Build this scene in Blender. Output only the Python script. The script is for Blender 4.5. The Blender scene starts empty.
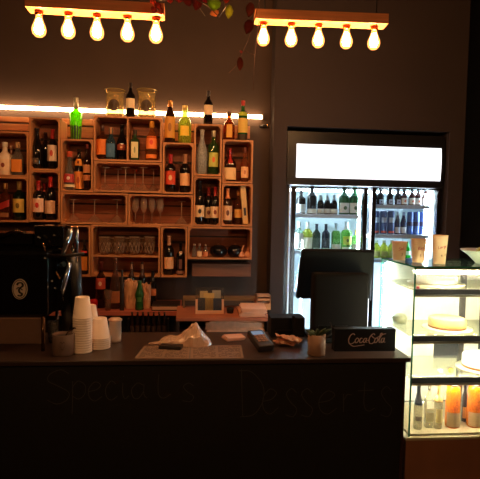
import bpy, bmesh, math, random
from mathutils import Vector, Matrix
random.seed(7)
C = bpy.context.scene.collection
sc = bpy.context.scene
PI = math.pi
# ---------------------------------------------------------------- camera
F = 520.0
CAM = Vector((0, 0, 1.60))
YAW, PITCH, ROLL = 0.100, 0.0577, 0.020
ROT = (Matrix.Rotation(-YAW, 3, 'Z') @ Matrix.Rotation(PI/2 - PITCH, 3, 'X') @ Matrix.Rotation(ROLL, 3, 'Z'))
cd = bpy.data.cameras.new('camera'); cam = bpy.data.objects.new('camera', cd); C.objects.link(cam)
cam.matrix_world = Matrix.Translation(CAM) @ ROT.to_4x4()
cd.sensor_width = 36; cd.sensor_fit = 'HORIZONTAL'; cd.lens = F/480*36; cd.clip_start = .05
sc.camera = cam
def ray(px, py):
    return ROT @ Vector(((px-240)/F, -(py-239.5)/F, -1))
def at(px, py, Y):
    d = ray(px, py); return CAM + d*(Y/d.y)
def atz(px, py, Z):
    d = ray(px, py); return CAM + d*((Z-CAM.z)/d.z)
sc.view_settings.view_transform = 'Standard'; sc.view_settings.look = 'None'
sc.view_settings.gamma = 1; sc.view_settings.exposure = .15; sc.view_settings.use_curve_mapping = False
sc.cycles.use_denoising = True
sc.cycles.max_bounces = 10; sc.cycles.transparent_max_bounces = 24
sc.cycles.caustics_reflective = False; sc.cycles.caustics_refractive = False
sc.cycles.sample_clamp_indirect = 4
w = bpy.data.worlds.new('world'); sc.world = w; w.use_nodes = True
w.node_tree.nodes['Background'].inputs[0].default_value = (.02, .012, .01, 1)
w.node_tree.nodes['Background'].inputs[1].default_value = 1
# ---------------------------------------------------------------- materials
def lin(c):
    return tuple(((v/255)/12.92 if v/255 <= .04045 else ((v/255+.055)/1.055)**2.4) for v in c)
_m = {}
def M(rgb, rough=.5, metal=0, var=.12, scale=30, spec=.5, coat=0, bump=0):
    key = ('p', rgb, rough, metal, var, scale, spec, coat, bump)
    if key in _m: return _m[key]
    m = bpy.data.materials.new('mat_%d' % len(_m)); m.use_nodes = True; nt = m.node_tree
    b = nt.nodes['Principled BSDF']; c = lin(rgb)
    b.inputs['Roughness'].default_value = rough; b.inputs['Metallic'].default_value = metal
    b.inputs['Specular IOR Level'].default_value = spec; b.inputs['Coat Weight'].default_value = coat
    tc = nt.nodes.new('ShaderNodeTexCoord'); n = nt.nodes.new('ShaderNodeTexNoise'); n.inputs['Scale'].default_value = scale
    nt.links.new(tc.outputs['Object'], n.inputs['Vector'])
    r = nt.nodes.new('ShaderNodeMix'); r.data_type = 'RGBA'
    r.inputs[6].default_value = (*[v*(1-var) for v in c], 1); r.inputs[7].default_value = (*[min(1, v*(1+var)) for v in c], 1)
    nt.links.new(n.outputs['Fac'], r.inputs[0]); nt.links.new(r.outputs[2], b.inputs['Base Color'])
    if bump:
        bp = nt.nodes.new('ShaderNodeBump'); bp.inputs['Strength'].default_value = bump; bp.inputs['Distance'].default_value = .01
        nt.links.new(n.outputs['Fac'], bp.inputs['Height']); nt.links.new(bp.outputs[0], b.inputs['Normal'])
    _m[key] = m; return m
def wood(rgb, rough=.6, axis=0, dark=.55, seed=0):
    key = ('w', rgb, rough, axis, dark, seed)
    if key in _m: return _m[key]
    m = bpy.data.materials.new('wood_%d' % len(_m)); m.use_nodes = True; nt = m.node_tree
    b = nt.nodes['Principled BSDF']; b.inputs['Roughness'].default_value = rough; c = lin(rgb)
    tc = nt.nodes.new('ShaderNodeTexCoord'); mp = nt.nodes.new('ShaderNodeMapping')
    s = [60, 60, 60]; s[axis] = 3; mp.inputs['Scale'].default_value = s; mp.inputs['Location'].default_value = (seed*3.1, seed*1.7, seed*.9)
    n = nt.nodes.new('ShaderNodeTexNoise'); n.inputs['Scale'].default_value = 1; n.inputs['Detail'].default_value = 4
    n2 = nt.nodes.new('ShaderNodeTexNoise'); n2.inputs['Scale'].default_value = 4
    nt.links.new(tc.outputs['Object'], mp.inputs[0]); nt.links.new(mp.outputs[0], n.inputs['Vector']); nt.links.new(tc.outputs['Object'], n2.inputs['Vector'])
    mx = nt.nodes.new('ShaderNodeMath'); mx.operation = 'MULTIPLY_ADD'; mx.inputs[1].default_value = .6
    m2 = nt.nodes.new('ShaderNodeMath'); m2.operation = 'MULTIPLY'; m2.inputs[1].default_value = .5
    nt.links.new(n2.outputs['Fac'], m2.inputs[0]); nt.links.new(n.outputs['Fac'], mx.inputs[0]); nt.links.new(m2.outputs[0], mx.inputs[2])
    r = nt.nodes.new('ShaderNodeValToRGB'); r.color_ramp.elements[0].position = .35; r.color_ramp.elements[1].position = .7
    r.color_ramp.elements[0].color = (*[v*dark for v in c], 1); r.color_ramp.elements[1].color = (*[min(1, v*1.15) for v in c], 1)
    nt.links.new(mx.outputs[0], r.inputs[0]); nt.links.new(r.outputs[0], b.inputs['Base Color'])
    bp = nt.nodes.new('ShaderNodeBump'); bp.inputs['Strength'].default_value = .2; bp.inputs['Distance'].default_value = .003
    nt.links.new(n.outputs['Fac'], bp.inputs['Height']); nt.links.new(bp.outputs[0], b.inputs['Normal'])
    _m[key] = m; return m
def glass(tint, haze=.06, rough=.03, hz=(255, 255, 255)):
    """thin glass: tinted see-through, Fresnel reflection, a little milky scatter"""
    key = ('g', tint, haze, rough, hz)
    if key in _m: return _m[key]
    m = bpy.data.materials.new('glass_%d' % len(_m)); m.use_nodes = True; nt = m.node_tree; nt.nodes.clear()
    o = nt.nodes.new('ShaderNodeOutputMaterial'); t = nt.nodes.new('ShaderNodeBsdfTransparent'); t.inputs[0].default_value = (*lin(tint), 1)
    d = nt.nodes.new('ShaderNodeBsdfDiffuse'); d.inputs[0].default_value = (*lin(hz), 1)
    tl = nt.nodes.new('ShaderNodeBsdfTranslucent'); tl.inputs[0].default_value = (*lin(hz), 1)
    dd = nt.nodes.new('ShaderNodeMixShader'); dd.inputs[0].default_value = .5
    nt.links.new(d.outputs[0], dd.inputs[1]); nt.links.new(tl.outputs[0], dd.inputs[2])
    a = nt.nodes.new('ShaderNodeMixShader'); a.inputs[0].default_value = haze
    n = nt.nodes.new('ShaderNodeTexNoise'); n.inputs['Scale'].default_value = 20
    mr = nt.nodes.new('ShaderNodeMath'); mr.operation = 'MULTIPLY'; mr.inputs[1].default_value = haze*2
    nt.links.new(n.outputs['Fac'], mr.inputs[0]); nt.links.new(mr.outputs[0], a.inputs[0])
    nt.links.new(t.outputs[0], a.inputs[1]); nt.links.new(dd.outputs[0], a.inputs[2])
    g = nt.nodes.new('ShaderNodeBsdfGlossy'); g.inputs['Roughness'].default_value = rough
    f = nt.nodes.new('ShaderNodeFresnel'); ge = nt.nodes.new('ShaderNodeNewGeometry')
    io = nt.nodes.new('ShaderNodeMath'); io.operation = 'MULTIPLY_ADD'; io.inputs[1].default_value = 1/1.5-1.5; io.inputs[2].default_value = 1.5
    nt.links.new(ge.outputs['Backfacing'], io.inputs[0]); nt.links.new(io.outputs[0], f.inputs[0])   # thin sheet: same reflectance on both faces
    b = nt.nodes.new('ShaderNodeMixShader')
    nt.links.new(f.outputs[0], b.inputs[0]); nt.links.new(a.outputs[0], b.inputs[1]); nt.links.new(g.outputs[0], b.inputs[2])
    nt.links.new(b.outputs[0], o.inputs[0]); _m[key] = m; return m
def emit(rgb, s):
    key = ('e', rgb, s)
    if key in _m: return _m[key]
    m = bpy.data.materials.new('glow_%d' % len(_m)); m.use_nodes = True; nt = m.node_tree; nt.nodes.clear()
    o = nt.nodes.new('ShaderNodeOutputMaterial'); e = nt.nodes.new('ShaderNodeEmission')
    e.inputs[0].default_value = (*rgb, 1); e.inputs[1].default_value = s
    nt.links.new(e.outputs[0], o.inputs[0]); _m[key] = m; return m
def bulbglass():
    m = bpy.data.materials.new('bulb_glass'); m.use_nodes = True; nt = m.node_tree; nt.nodes.clear()
    o = nt.nodes.new('ShaderNodeOutputMaterial'); e = nt.nodes.new('ShaderNodeEmission')
    e.inputs[0].default_value = (1, .36, .09, 1); e.inputs[1].default_value = 1.5
    t = nt.nodes.new('ShaderNodeBsdfTransparent'); t.inputs[0].default_value = (1, .9, .75, 1)
    a = nt.nodes.new('ShaderNodeAddShader'); nt.links.new(e.outputs[0], a.inputs[0]); nt.links.new(t.outputs[0], a.inputs[1])
    nt.links.new(a.outputs[0], o.inputs[0]); return m
# ---------------------------------------------------------------- mesh helpers
def V(*a): return Vector(a)
def add_box(bm, c, s, bev=0, rot=None):
    r = bmesh.ops.create_cube(bm, size=1); vs = r['verts']
    bmesh.ops.scale(bm, verts=vs, vec=V(*s))
    if bev:
        es = list({e for v in vs for e in v.link_edges})
        q = bmesh.ops.bevel(bm, geom=es, offset=bev, segments=2, affect='EDGES', profile=.6)
        vs = list({v for f in q['faces'] for v in f.verts} | {v for v in vs if v.is_valid})
        done = set(vs); st = list(vs)
        while st:
            v = st.pop()
            for e in v.link_edges:
                o = e.other_vert(v)
                if o not in done: done.add(o); st.append(o)
        vs = list(done)
    if rot is not None: bmesh.ops.rotate(bm, verts=vs, cent=V(0, 0, 0), matrix=rot)
    bmesh.ops.translate(bm, verts=vs, vec=V(*c)); return vs
def bx(bm, x0, x1, y0, y1, z0, z1, bev=0):
    return add_box(bm, ((x0+x1)/2, (y0+y1)/2, (z0+z1)/2), (x1-x0, y1-y0, z1-z0), bev)
def lathe(bm, prof, n=20, c=(0, 0, 0), sec=None, smooth=True):
    rings = []
    for r, z in prof:
        ring = []
        for k in range(n):
            a = 2*PI*k/n; s = sec(a) if sec else 1
            ring.append(bm.verts.new((c[0]+r*s*math.cos(a), c[1]+r*s*math.sin(a), c[2]+z)))
        rings.append(ring)
    for i in range(len(rings)-1):
        for k in range(n):
            f = bm.faces.new((rings[i][k], rings[i][(k+1) % n], rings[i+1][(k+1) % n], rings[i+1][k])); f.smooth = smooth
    return rings
def tube(bm, pts, r, n=8, cap=True):
    pts = [V(*p) for p in pts]; rings = []
    for i, p in enumerate(pts):
        d = (pts[min(i+1, len(pts)-1)] - pts[max(i-1, 0)]).normalized()
        u = d.cross(V(0, 0, 1));
        if u.length < .05: u = d.cross(V(1, 0, 0))
        u.normalize(); v = d.cross(u)
        rr = r[i] if isinstance(r, (list, tuple)) else r
        rings.append([bm.verts.new(p + u*rr*math.cos(2*PI*k/n) + v*rr*math.sin(2*PI*k/n)) for k in range(n)])
    for i in range(len(rings)-1):
        for k in range(n):
            f = bm.faces.new((rings[i][k], rings[i][(k+1) % n], rings[i+1][(k+1) % n], rings[i+1][k])); f.smooth = True
    if cap: bm.faces.new(rings[0][::-1]); bm.faces.new(rings[-1])
def BM(): return bmesh.new()
def obj(name, bm, mat, parent=None, loc=None):
    bmesh.ops.recalc_face_normals(bm, faces=bm.faces[:])
    me = bpy.data.meshes.new(name); bm.to_mesh(me); bm.free(); me.materials.append(mat)
    o = bpy.data.objects.new(name, me); C.objects.link(o)
    if parent: o.parent = parent
    if loc is not None: o.location = loc
    return o
def tag(o, label=None, cat=None, group=None, kind=None):
    if label: o['label'] = label
    if cat: o['category'] = cat
    if group: o['group'] = group
    if kind: o['kind'] = kind
    return o
def thing(name, label, cat, loc=(0, 0, 0), rz=0, group=None):
    o = bpy.data.objects.new(name, None); C.objects.link(o); o.location = loc; o.rotation_euler = (0, 0, rz)
    o.empty_display_size = .02
    return tag(o, label, cat, group)
def struct(name, bm, m, parent=None):
    return tag(obj(name, bm, m, parent), kind='structure')
def catmull(pts, n=6):
    if len(pts) < 3: return [V(*p) for p in pts]
    P = [V(*p) for p in pts]; P = [P[0]*2-P[1]] + P + [P[-1]*2-P[-2]]; out = []
    for i in range(1, len(P)-2):
        for k in range(n):
            t = k/n; a, b, c, d = P[i-1:i+3]
            out.append(.5*((2*b)+(c-a)*t+(2*a-5*b+4*c-d)*t*t+(3*b-a-3*c+d)*t*t*t))
    out.append(P[-2]); return out
def ribbon(bm, pts, w, fmap, bold=0):
    """pts 2-D; fmap(u,v)->3-D surface point; w width in the same units; bold widens the downstrokes"""
    p = catmull([(a, b, 0) for a, b in pts]); L = []
    for i, q in enumerate(p):
        d = p[min(i+1, len(p)-1)] - p[max(i-1, 0)]
        if d.length < 1e-9: d = V(1, 0, 0)
        d.normalize(); nrm = V(-d.y, d.x, 0); ww = w*(1 + bold*abs(d.y))/2
        a, b = q+nrm*ww, q-nrm*ww
        L.append((bm.verts.new(fmap(a.x, a.y)), bm.verts.new(fmap(b.x, b.y))))
    for i in range(len(L)-1): bm.faces.new((L[i][0], L[i+1][0], L[i+1][1], L[i][1]))
FONT = {  # single stroke handwriting, x 0..1, y 0..1 for x height, caps to 1.8
 'S': [[(.95, 1.6), (.6, 1.8), (.15, 1.55), (.1, 1.2), (.5, .95), (.95, .6), (.85, .2), (.45, 0), (.05, .2)]],
 'D': [[(.1, 1.8), (.12, .9), (.15, 0)], [(0, 1.75), (.5, 1.7), (.95, 1.2), (.95, .6), (.6, .1), (.05, .0)]],
 'R': [[(.1, 1.7), (.1, 0)], [(.1, 1.7), (.7, 1.6), (.75, 1.1), (.15, .9), (.5, .5), (.9, 0)]],
 'L': [[(.15, 1.7), (.1, .8), (.1, .05), (.5, 0), (.9, .1)]],
 'p': [[(.15, 1), (.15, 0), (.12, -.75)], [(.15, .7), (.5, 1), (.9, .75), (.85, .3), (.5, .05), (.15, .2)]],
 'e': [[(.1, .5), (.6, .6), (.85, .85), (.5, 1), (.12, .65), (.15, .2), (.5, 0), (.95, .25)]],
 'c': [[(.85, .85), (.5, 1), (.12, .6), (.2, .15), (.55, 0), (.95, .2)]],
 'i': [[(.4, .95), (.4, .3), (.6, .02), (.9, .2)], [(.42, 1.3), (.46, 1.35)]],
 'a': [[(.8, .85), (.45, 1), (.1, .6), (.2, .1), (.5, .05), (.8, .5), (.82, .95), (.82, .3), (1, .05)]],
 'l': [[(.35, 1.7), (.3, .9), (.35, .2), (.6, .0), (.95, .3)]],
 's': [[(.8, .9), (.5, 1.05), (.2, .85), (.45, .55), (.8, .3), (.6, .02), (.15, .08)]],
 'r': [[(.25, 1), (.25, 0)], [(.25, .6), (.5, .95), (.85, .95)]],
 't': [[(.45, 1.5), (.4, .4), (.6, .05), (.95, .2)], [(.1, 1.05), (.9, 1.1)]],
 'm': [[(.1, .95), (.1, 0)], [(.1, .6), (.3, .98), (.48, .7), (.48, 0)], [(.48, .6), (.7, .98), (.9, .7), (.9, 0)]],
 'g': [[(.8, .85), (.45, 1), (.12, .6), (.3, .1), (.8, .5), (.82, 1), (.8, -.3), (.5, -.6), (.15, -.4)]],
 '3': [[(.15, 1.45), (.5, 1.6), (.8, 1.3), (.4, .9), (.85, .5), (.55, 0), (.1, .15)]],
 '4': [[(.5, 1.6), (.1, .6), (.9, .6)], [(.65, 1.1), (.6, 0)]],
 '5': [[(.8, 1.55), (.25, 1.55), (.2, .95), (.7, .95), (.8, .4), (.5, 0), (.1, .1)]],
 '0': [[(.5, 1.5), (.1, .8), (.45, 0), (.88, .7), (.5, 1.5)]],
 '.': [[(.4, .0), (.5, .1)]],
}
def write(bm, text, u0, v0, sx, sy, w, fmap, adv=1.15, shear=0):
    for i, ch in enumerate(text):
        for st in FONT.get(ch, []):
            ribbon(bm, [(u0+(i*adv+x)*sx+shear*y*sy, v0+y*sy) for x, y in st], w, fmap)
# ---------------------------------------------------------------- room
YW = 4.10                                             # shelf wall
wallm = M((65, 45, 34), .75, var=.25, scale=3, bump=.1)
wallm2 = M((55, 40, 36), .8, var=.15, scale=3, bump=.1)
YB = 3.93                                             # face of the fridge wall
XB0 = at(272, 200, YB).x; XB1 = at(464, 150, YB).x
ZC = 3.6
bm = BM(); bx(bm, -3.2, XB0, YW, YW+.1, 0, ZC); struct('wall_back', bm, wallm)
# fridge wall with a niche
NX0 = at(285.5, 200, YB).x; NX1 = at(449, 160, YB).x; NZ = at(367, 129, YB).z
bm = BM(); bx(bm, XB0, NX0, YB, YW+.1, 0, ZC); bx(bm, NX1, XB1, YB, YW+.8, 0, ZC); bx(bm, NX0, NX1, YB, YW+.8, NZ, ZC)
struct('wall_niche', bm, wallm2)
bm = BM(); bx(bm, NX0-.02, NX1+.02, YW+.8, YW+.85, 0, NZ+.03); bx(bm, NX0-.03, NX0, YW+.1, YW+.8, 0, NZ+.03)
struct('wall_niche_back', bm, M((40, 32, 30), .8))
bm = BM(); bx(bm, XB1, 3.6, YW+.35, YW+.45, 0, ZC); struct('wall_passage', bm, M((30, 25, 28), .8))
bm = BM(); bx(bm, -3.2, 3.6, -2.2, 5.0, -.1, 0); struct('floor', bm, M((50, 38, 32), .5))
bm = BM(); bx(bm, -3.2, 3.6, -2.2, 5.0, ZC, ZC+.1); struct('ceiling', bm, M((48, 38, 34), .8))
bm = BM(); bx(bm, -3.3, -3.2, -2.2, 5.0, 0, ZC); struct('wall_left', bm, M((45, 34, 30), .8))
bm = BM(); bx(bm, 3.6, 3.7, -2.2, 5.0, 0, ZC); struct('wall_right', bm, M((45, 34, 30), .8))
bm = BM(); bx(bm, -3.2, 3.6, -2.3, -2.2, 0, ZC); struct('wall_front', bm, M((45, 34, 30), .8))
# ---------------------------------------------------------------- crates
YF = 3.86
WC = (200, 130, 80)
TH = .0125
crates = {}
def crate(key, x0, x1, y0, y1, label, div=(), shelf=None, gus=True, slats=(.0, .30, .36, .68, .7, 1.0), seed=0):
    cx, cy = (x0+x1)/2, (y0+y1)/2
    X0, X1 = at(x0, cy, YF).x+.0006, at(x1, cy, YF).x-.0006
    Z1, Z0 = at(cx, y0, YF).z-.0006, at(cx, y1, YF).z+.0006
    t = thing('wooden_crate', label, 'crate', ((X0+X1)/2, YF, Z0), group='wooden crates stacked as bottle shelves')
    W, H, D = (X1-X0)/2, Z1-Z0, YW-.004-YF
    wm = wood(WC, .55, 0, .6, seed); wv = wood(WC, .55, 2, .6, seed+1)
    bm = BM(); bx(bm, -W, W, 0, D, 0, TH, .0015); obj('bottom_board', bm, wm, t)
    bm = BM(); bx(bm, -W, W, 0, D, H-TH, H, .0015); obj('top_board', bm, wm, t)
    for s in (-1, 1):
        bm = BM(); a, b = sorted((s*W, s*(W-TH))); bx(bm, a, b, 0, D, TH+.0003, H-TH-.0003, .001); obj('side_board', bm, wv, t)
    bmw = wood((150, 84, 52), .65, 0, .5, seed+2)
    ih = H-2*TH-.001
    for i in range(0, len(slats), 2):
        bm = BM(); a = H-TH-.0005-ih*slats[i+1]; b = H-TH-.0005-ih*slats[i]
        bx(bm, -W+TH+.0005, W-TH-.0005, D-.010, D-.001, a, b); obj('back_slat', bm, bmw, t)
    if gus:
        for sx in (-1, 1):
            for top in (0, 1):
                bm = BM(); g = .017
                ax = sx*(W-TH-.0003); az = H-TH-.0003 if top else TH+.0003; dz = -g if top else g
                vs = [(ax, az), (ax-sx*g, az), (ax, az+dz)]
                f = [bm.verts.new((p[0], .006, p[1])) for p in vs]; k = [bm.verts.new((p[0], D-.012, p[1])) for p in vs]
                bm.faces.new(f); bm.faces.new(k[::-1])
                for i in range(3): bm.faces.new((f[i], f[(i+1) % 3], k[(i+1) % 3], k[i]))
                obj('corner_block', bm, wv, t)
    for dxp in div:
        X = at(dxp, cy, YF).x-(X0+X1)/2
        bm = BM(); bx(bm, X-TH/2, X+TH/2, .002, D-.012, TH+.0003, H-TH-.0003, .001); obj('divider', bm, wv, t)
    c = dict(z=Z0+TH+.0004, top=Z1+.0006, X0=X0, X1=X1)
    if shelf:
        zs = at(cx, shelf, YF).z-Z0
        bm = BM(); bx(bm, -W+TH+.0004, W-TH-.0004, .001, D-.012, zs-TH, zs, .001); obj('shelf_board', bm, wm, t)
        c['shelf'] = Z0+zs+.0004
    crates[key] = c; return c
crate('C1', -24, 28.5, 131, 176.5, 'far left upper crate holding a white bottle and an orange-labelled clear bottle', seed=1)
crate('C2', -24, 28.5, 176.5, 222, 'far left lower crate behind the coffee machine top, holding a yellow-labelled bottle', seed=2)
crate('C3', 29, 60, 117.5, 170.5, 'narrow tall crate under the light tube holding a red-foiled wine bottle', seed=3)
crate('C4', 29, 60, 170.5, 222, 'narrow crate directly below, holding three red-capped wine bottles', seed=4)
crate('C5', 60.5, 93, 139, 192, 'crate with the green bottle standing on its top', seed=5)
crate('C6', 93.5, 162, 116.5, 161.5, 'wide divided crate carrying two glass jars on its top', div=(127.5,), seed=6)
crate('C16', 93.5, 162, 162, 192.5, 'low wide crate of upturned stemmed glasses under the divided crate', seed=7)
crate('C7', 162.5, 193.5, 142.5, 194, 'crate with two wine bottles, gold label bottle on top', seed=8)
crate('C8', 194, 222, 124, 176, 'tall narrow crate with frosted bottle, small white-labelled bottle on top', seed=9)
crate('C9', 222.5, 253, 139.8, 183.3, 'upper right crate with a red-waxed bottle inside', seed=10)
crate('C10', 193.5, 221, 176.5, 226.5, 'crate of three cream-labelled wine bottles below the frosted bottle', seed=11)
crate('C11', 221.5, 252.5, 183.8, 226.5, 'right crate with a pale book leaning inside', seed=12)
crate('C15', 60.5, 127.5, 192.7, 224.3, 'low wide crate of upturned stemmed glasses left of the champagne flutes', seed=13)
crate('C14', 128, 193, 194.6, 226, 'low wide crate holding four upright champagne flutes', seed=14)
crate('C12', 187.7, 252, 227, 259.5, 'wide lowest right crate holding three tiny bottles and black pots', seed=15)
crate('C13', 160.8, 187.2, 226.6, 277.5, 'lowest narrow crate with one cream-labelled wine bottle and a slim black bottle', seed=16)
crate('C17', 91, 160.2, 225, 277, 'lowest wide crate with shelf of cut glass tumblers', shelf=255.5, seed=17, slats=(0, .2, .24, .46, .56, .98))
crate('C18', 59, 90.5, 225, 277, 'lowest left crate half hidden by the coffee machine', seed=18)
# planks of the backing on the wall
def plank(x0, x1, y0, y1, label, seed, Y=YW, th=.018):
    cx, cy = (x0+x1)/2, (y0+y1)/2; Yp = Y-th
    X0, X1 = at(x0, cy, Yp).x, at(x1, cy, Yp).x; Z1, Z0 = at(cx, y0, Yp).z, at(cx, y1, Yp).z
    bm = BM(); bx(bm, X0, X1, Y-th, Y, Z0, Z1, .002)
    tag(obj('wall_plank', bm, wood((176, 112, 66) if th < .1 else (120, 72, 46), .6, 0, .6, seed)), label, 'plank')
plank(-20, 28.6, 116.5, 121.5, 'upper wooden wall plank at far left below the light tube', 20)
plank(-20, 28.6, 123.5, 130, 'lower wooden wall plank at far left above the far left crate', 21)
plank(61.5, 93.2, 119, 125, 'upper wooden wall plank behind the green bottle', 22)
plank(61.5, 93.2, 127, 137.5, 'lower wooden wall plank behind the green bottle', 23)
plank(163.3, 193.8, 123.5, 130, 'upper wooden wall plank behind the gold-labelled bottle', 24)
plank(163.3, 193.8, 132, 141, 'lower wooden wall plank behind the gold-labelled bottle', 25)
plank(222.8, 250, 125.5, 138, 'wooden wall plank behind the red-capped green bottle', 26)
plank(192, 251, 263.8, 276.5, 'wooden plank on the wall under the lowest right crate', 27, th=.16)
# ---------------------------------------------------------------- LED tube
a = at(-25, 105.0, YW-.03); b = at(262, 118.2, YW-.03)
zL = (a.z+b.z)/2
t = thing('led_tube_light', 'long glowing white light tube along the wall above the crates', 'light', (0, YW-.03, zL))
bm = BM(); tube(bm, [(a.x, 0, 0), (b.x, 0, 0)], .015, 10); obj('light_tube', bm, emit((1, .62, .30), 27), t)
bm = BM(); bx(bm, a.x, b.x, .017, .029, -.008, .008); obj('mounting_rail', bm, M((60, 55, 50), .5), t)
bm = BM(); bx(bm, b.x, b.x+.012, -.016, .029, -.016, .016, .002); obj('end_cap', bm, M((80, 70, 60), .4), t)
p = at(264.5, 126.5, YW-.03)
t = thing('wall_spotlight', 'small black swivel spotlight at the right end of the light tube', 'light', p)
bm = BM(); tube(bm, [(-.035, 0, -.002), (.02, -.03, 0)], .013, 12); obj('spot_barrel', bm, M((35, 28, 26), .3, .5), t)
bm = BM(); tube(bm, [(.02, -.03, 0), (.026, -.033, .0)], .0165, 12); obj('chrome_rim', bm, M((210, 170, 120), .15, 1), t)
bm = BM(); tube(bm, [(0, .03, 0), (0, .0, 0)], .006, 8); obj('bracket', bm, M((30, 25, 24), .4), t)
# ---------------------------------------------------------------- bottles
SH = {
 'wine':   [(.9, 0), (1, .015), (1, .60), (.93, .655), (.6, .725), (.38, .77), (.34, .80), (.33, .965), (.38, .97), (.38, 1)],
 'burg':   [(.9, 0), (1, .015), (1, .46), (.9, .56), (.62, .67), (.42, .75), (.34, .82), (.33, .965), (.38, .97), (.38, 1)],
 'spirit': [(.92, 0), (1, .015), (1, .63), (.9, .69), (.5, .735), (.36, .77), (.33, .9), (.38, .91), (.38, 1)],
 'squat':  [(.94, 0), (1, .02), (1, .50), (.93, .60), (.6, .68), (.38, .73), (.34, .86), (.4, .87), (.4, 1)],
 'round':  [(.7, 0), (.92, .06), (1, .22), (.97, .42), (.78, .55), (.45, .66), (.34, .74), (.34, .88), (.42, .89), (.42, 1)],
 'cone':   [(1, 0), (1.0, .12), (.86, .32), (.55, .55), (.36, .68), (.33, .86), (.42, .87), (.42, 1)],
 'flare':  [(.78, 0), (.8, .02), (.88, .3), (1, .60), (.9, .66), (.55, .69), (.36, .72), (.34, .9), (.36, .91), (.36, 1)],
 'slim':   [(.92, 0), (1, .015), (1, .62), (.85, .70), (.5, .78), (.42, .84), (.4, .96), (.45, .97), (.45, 1)],
 'beer':   [(.92, 0), (1, .02), (1, .52), (.9, .60), (.6, .72), (.45, .80), (.4, .94), (.46, .95), (.46, 1)],
 'soda':   [(.85, 0), (.95, .02), (.9, .2), (.8, .32), (1, .48), (.95, .58), (.6, .75), (.4, .88), (.4, .94), (.48, .95), (.48, 1)],
 'wide':   [(.9, 0), (1, .02), (1, .76), (.85, .88), (.5, .93), (.46, .94), (.46, 1)],
 'can':    [(.82, 0), (1, .04), (1, .92), (.84, .985), (.84, 1)],
 'ring':   [(.92, 0), (1, .015), (1, .45), (.9, .56), (.55, .68), (.36, .76), (.32, .86), (.32, 1)],
}
def rad(prof, z):
    for (r0, z0), (r1, z1) in zip(prof, prof[1:]):
        if z0 <= z <= z1 and z1 > z0: return r0+(r1-r0)*(z-z0)/(z1-z0)
    return prof[-1][0]
def sqsec(a):
    return .93/((abs(math.cos(a))**6+abs(math.sin(a))**6)**(1/6))
def patch(R, h, prof, z0, z1, ha, sec, off, mat, name, par, a0=-PI/2, ell=False, rot=0):
    bm = BM(); n = 12; mzs = 4
    def pt(a, z): s = sec(a) if sec else 1; r = (rad(prof, z)*R*s)+off; return (r*math.cos(a), r*math.sin(a), z*h)
    if ell:
        c = bm.verts.new(pt(a0, (z0+z1)/2)); ring = [bm.verts.new(pt(a0+ha*math.cos(2*PI*k/16), (z0+z1)/2+(z1-z0)/2*math.sin(2*PI*k/16))) for k in range(16)]
        for k in range(16): bm.faces.new((c, ring[k], ring[(k+1) % 16]))
    else:
        g = [[bm.verts.new(pt(a0-ha+2*ha*i/n, z0+(z1-z0)*j/mzs + rot*(i/n-.5))) for i in range(n+1)] for j in range(mzs+1)]
        for j in range(mzs):
            for i in range(n): bm.faces.new((g[j][i], g[j][i+1], g[j+1][i+1], g[j+1][i])).smooth = True
    return obj(name, bm, mat, par)
def bottle(name, cat, X, Y, z, h, R, shape, glassm, cap, labs, label, group, n=20, detail=True):
    """cap=(z0, colour, rough, metal); labs=[(z0,z1,colour,half angle,emblem colour or None,tilt)]"""
    sq = shape.startswith('sq_'); prof = SH[shape[3:] if sq else shape]; sec = sqsec if sq else None
    t = thing(name, label, cat, (X, Y, z), group=group)
    P = [(r*R, zz*h) for r, zz in prof]
    bm = BM(); rg = lathe(bm, P, n, sec=sec); bm.faces.new(rg[0][::-1])
    if not cap: pass
    else: bm.faces.new(rg[-1])
    obj('bottle_body' if name != 'drink_can' else 'can_body', bm, glassm, t)
    if cap:
        c0, cc, cr, cm = cap; bm = BM()
        zs = [c0]+[zz for _, zz in prof if zz > c0+.002]
        CP = [(0, c0*h)]+[(rad(prof, q)*R+.0009, q*h) for q in zs]+[(rad(prof, 1)*R+.0009, h+.0012), (0, h+.0012)]
        lathe(bm, CP, 14); bmesh.ops.remove_doubles(bm, verts=bm.verts[:], dist=1e-5)
        obj('cap', bm, M(cc, cr, cm), t)
    for L in labs:
        z0, z1, col, ha, em = L[:5]; rot = L[5] if len(L) > 5 else 0
        lb = patch(R, h, prof, z0, z1, ha, sec, .0008, M(col, .6, var=.06), 'paper_label', t, rot=rot)
        if em:
            zc = (z0+z1)/2; hz = (z1-z0)*.2
            patch(R, h, prof, zc-hz, zc+hz, ha*.27, sec, .0014, M(em, .5), 'label_emblem', lb, ell=True)
    return t
Kdark = M((20, 14, 12), .07, spec=.6, var=.1); Kgreen = M((16, 28, 16), .07, spec=.6, var=.1)
Kbrown = M((44, 20, 10), .07, spec=.6)
GA = glass((190, 110, 50), .12, hz=(200, 120, 60)); GC = glass((225, 225, 215), .12); GG = glass((150, 205, 130), .12, hz=(150, 200, 110)); GF = glass((200, 205, 205), .4, .3)
def pxr(w, Y): return w*Y/F/2*1.0
def S(px, ytop, w, zkey, Y, shape, gm, cap, labs, label, cat='bottle', name='bottle', group=None, z=None):
    zz = crates[zkey][z or 'z'] if isinstance(zkey, str) else zkey
    X = at(px, (ytop+20), Y).x; h = at(px, ytop, Y).z-zz
    return bottle(name, cat, X, Y, zz, h, pxr(w, Y), shape, gm, cap, labs, label, group)
Yb = 3.97; Yk = 4.04
cream = (226, 190, 150); white = (235, 220, 200); red = (170, 30, 26); gold = (205, 140, 50); org = (226, 110, 30)
G1 = 'bottles in the wooden crates'; G2 = 'bottles standing on top of the crates'
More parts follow.
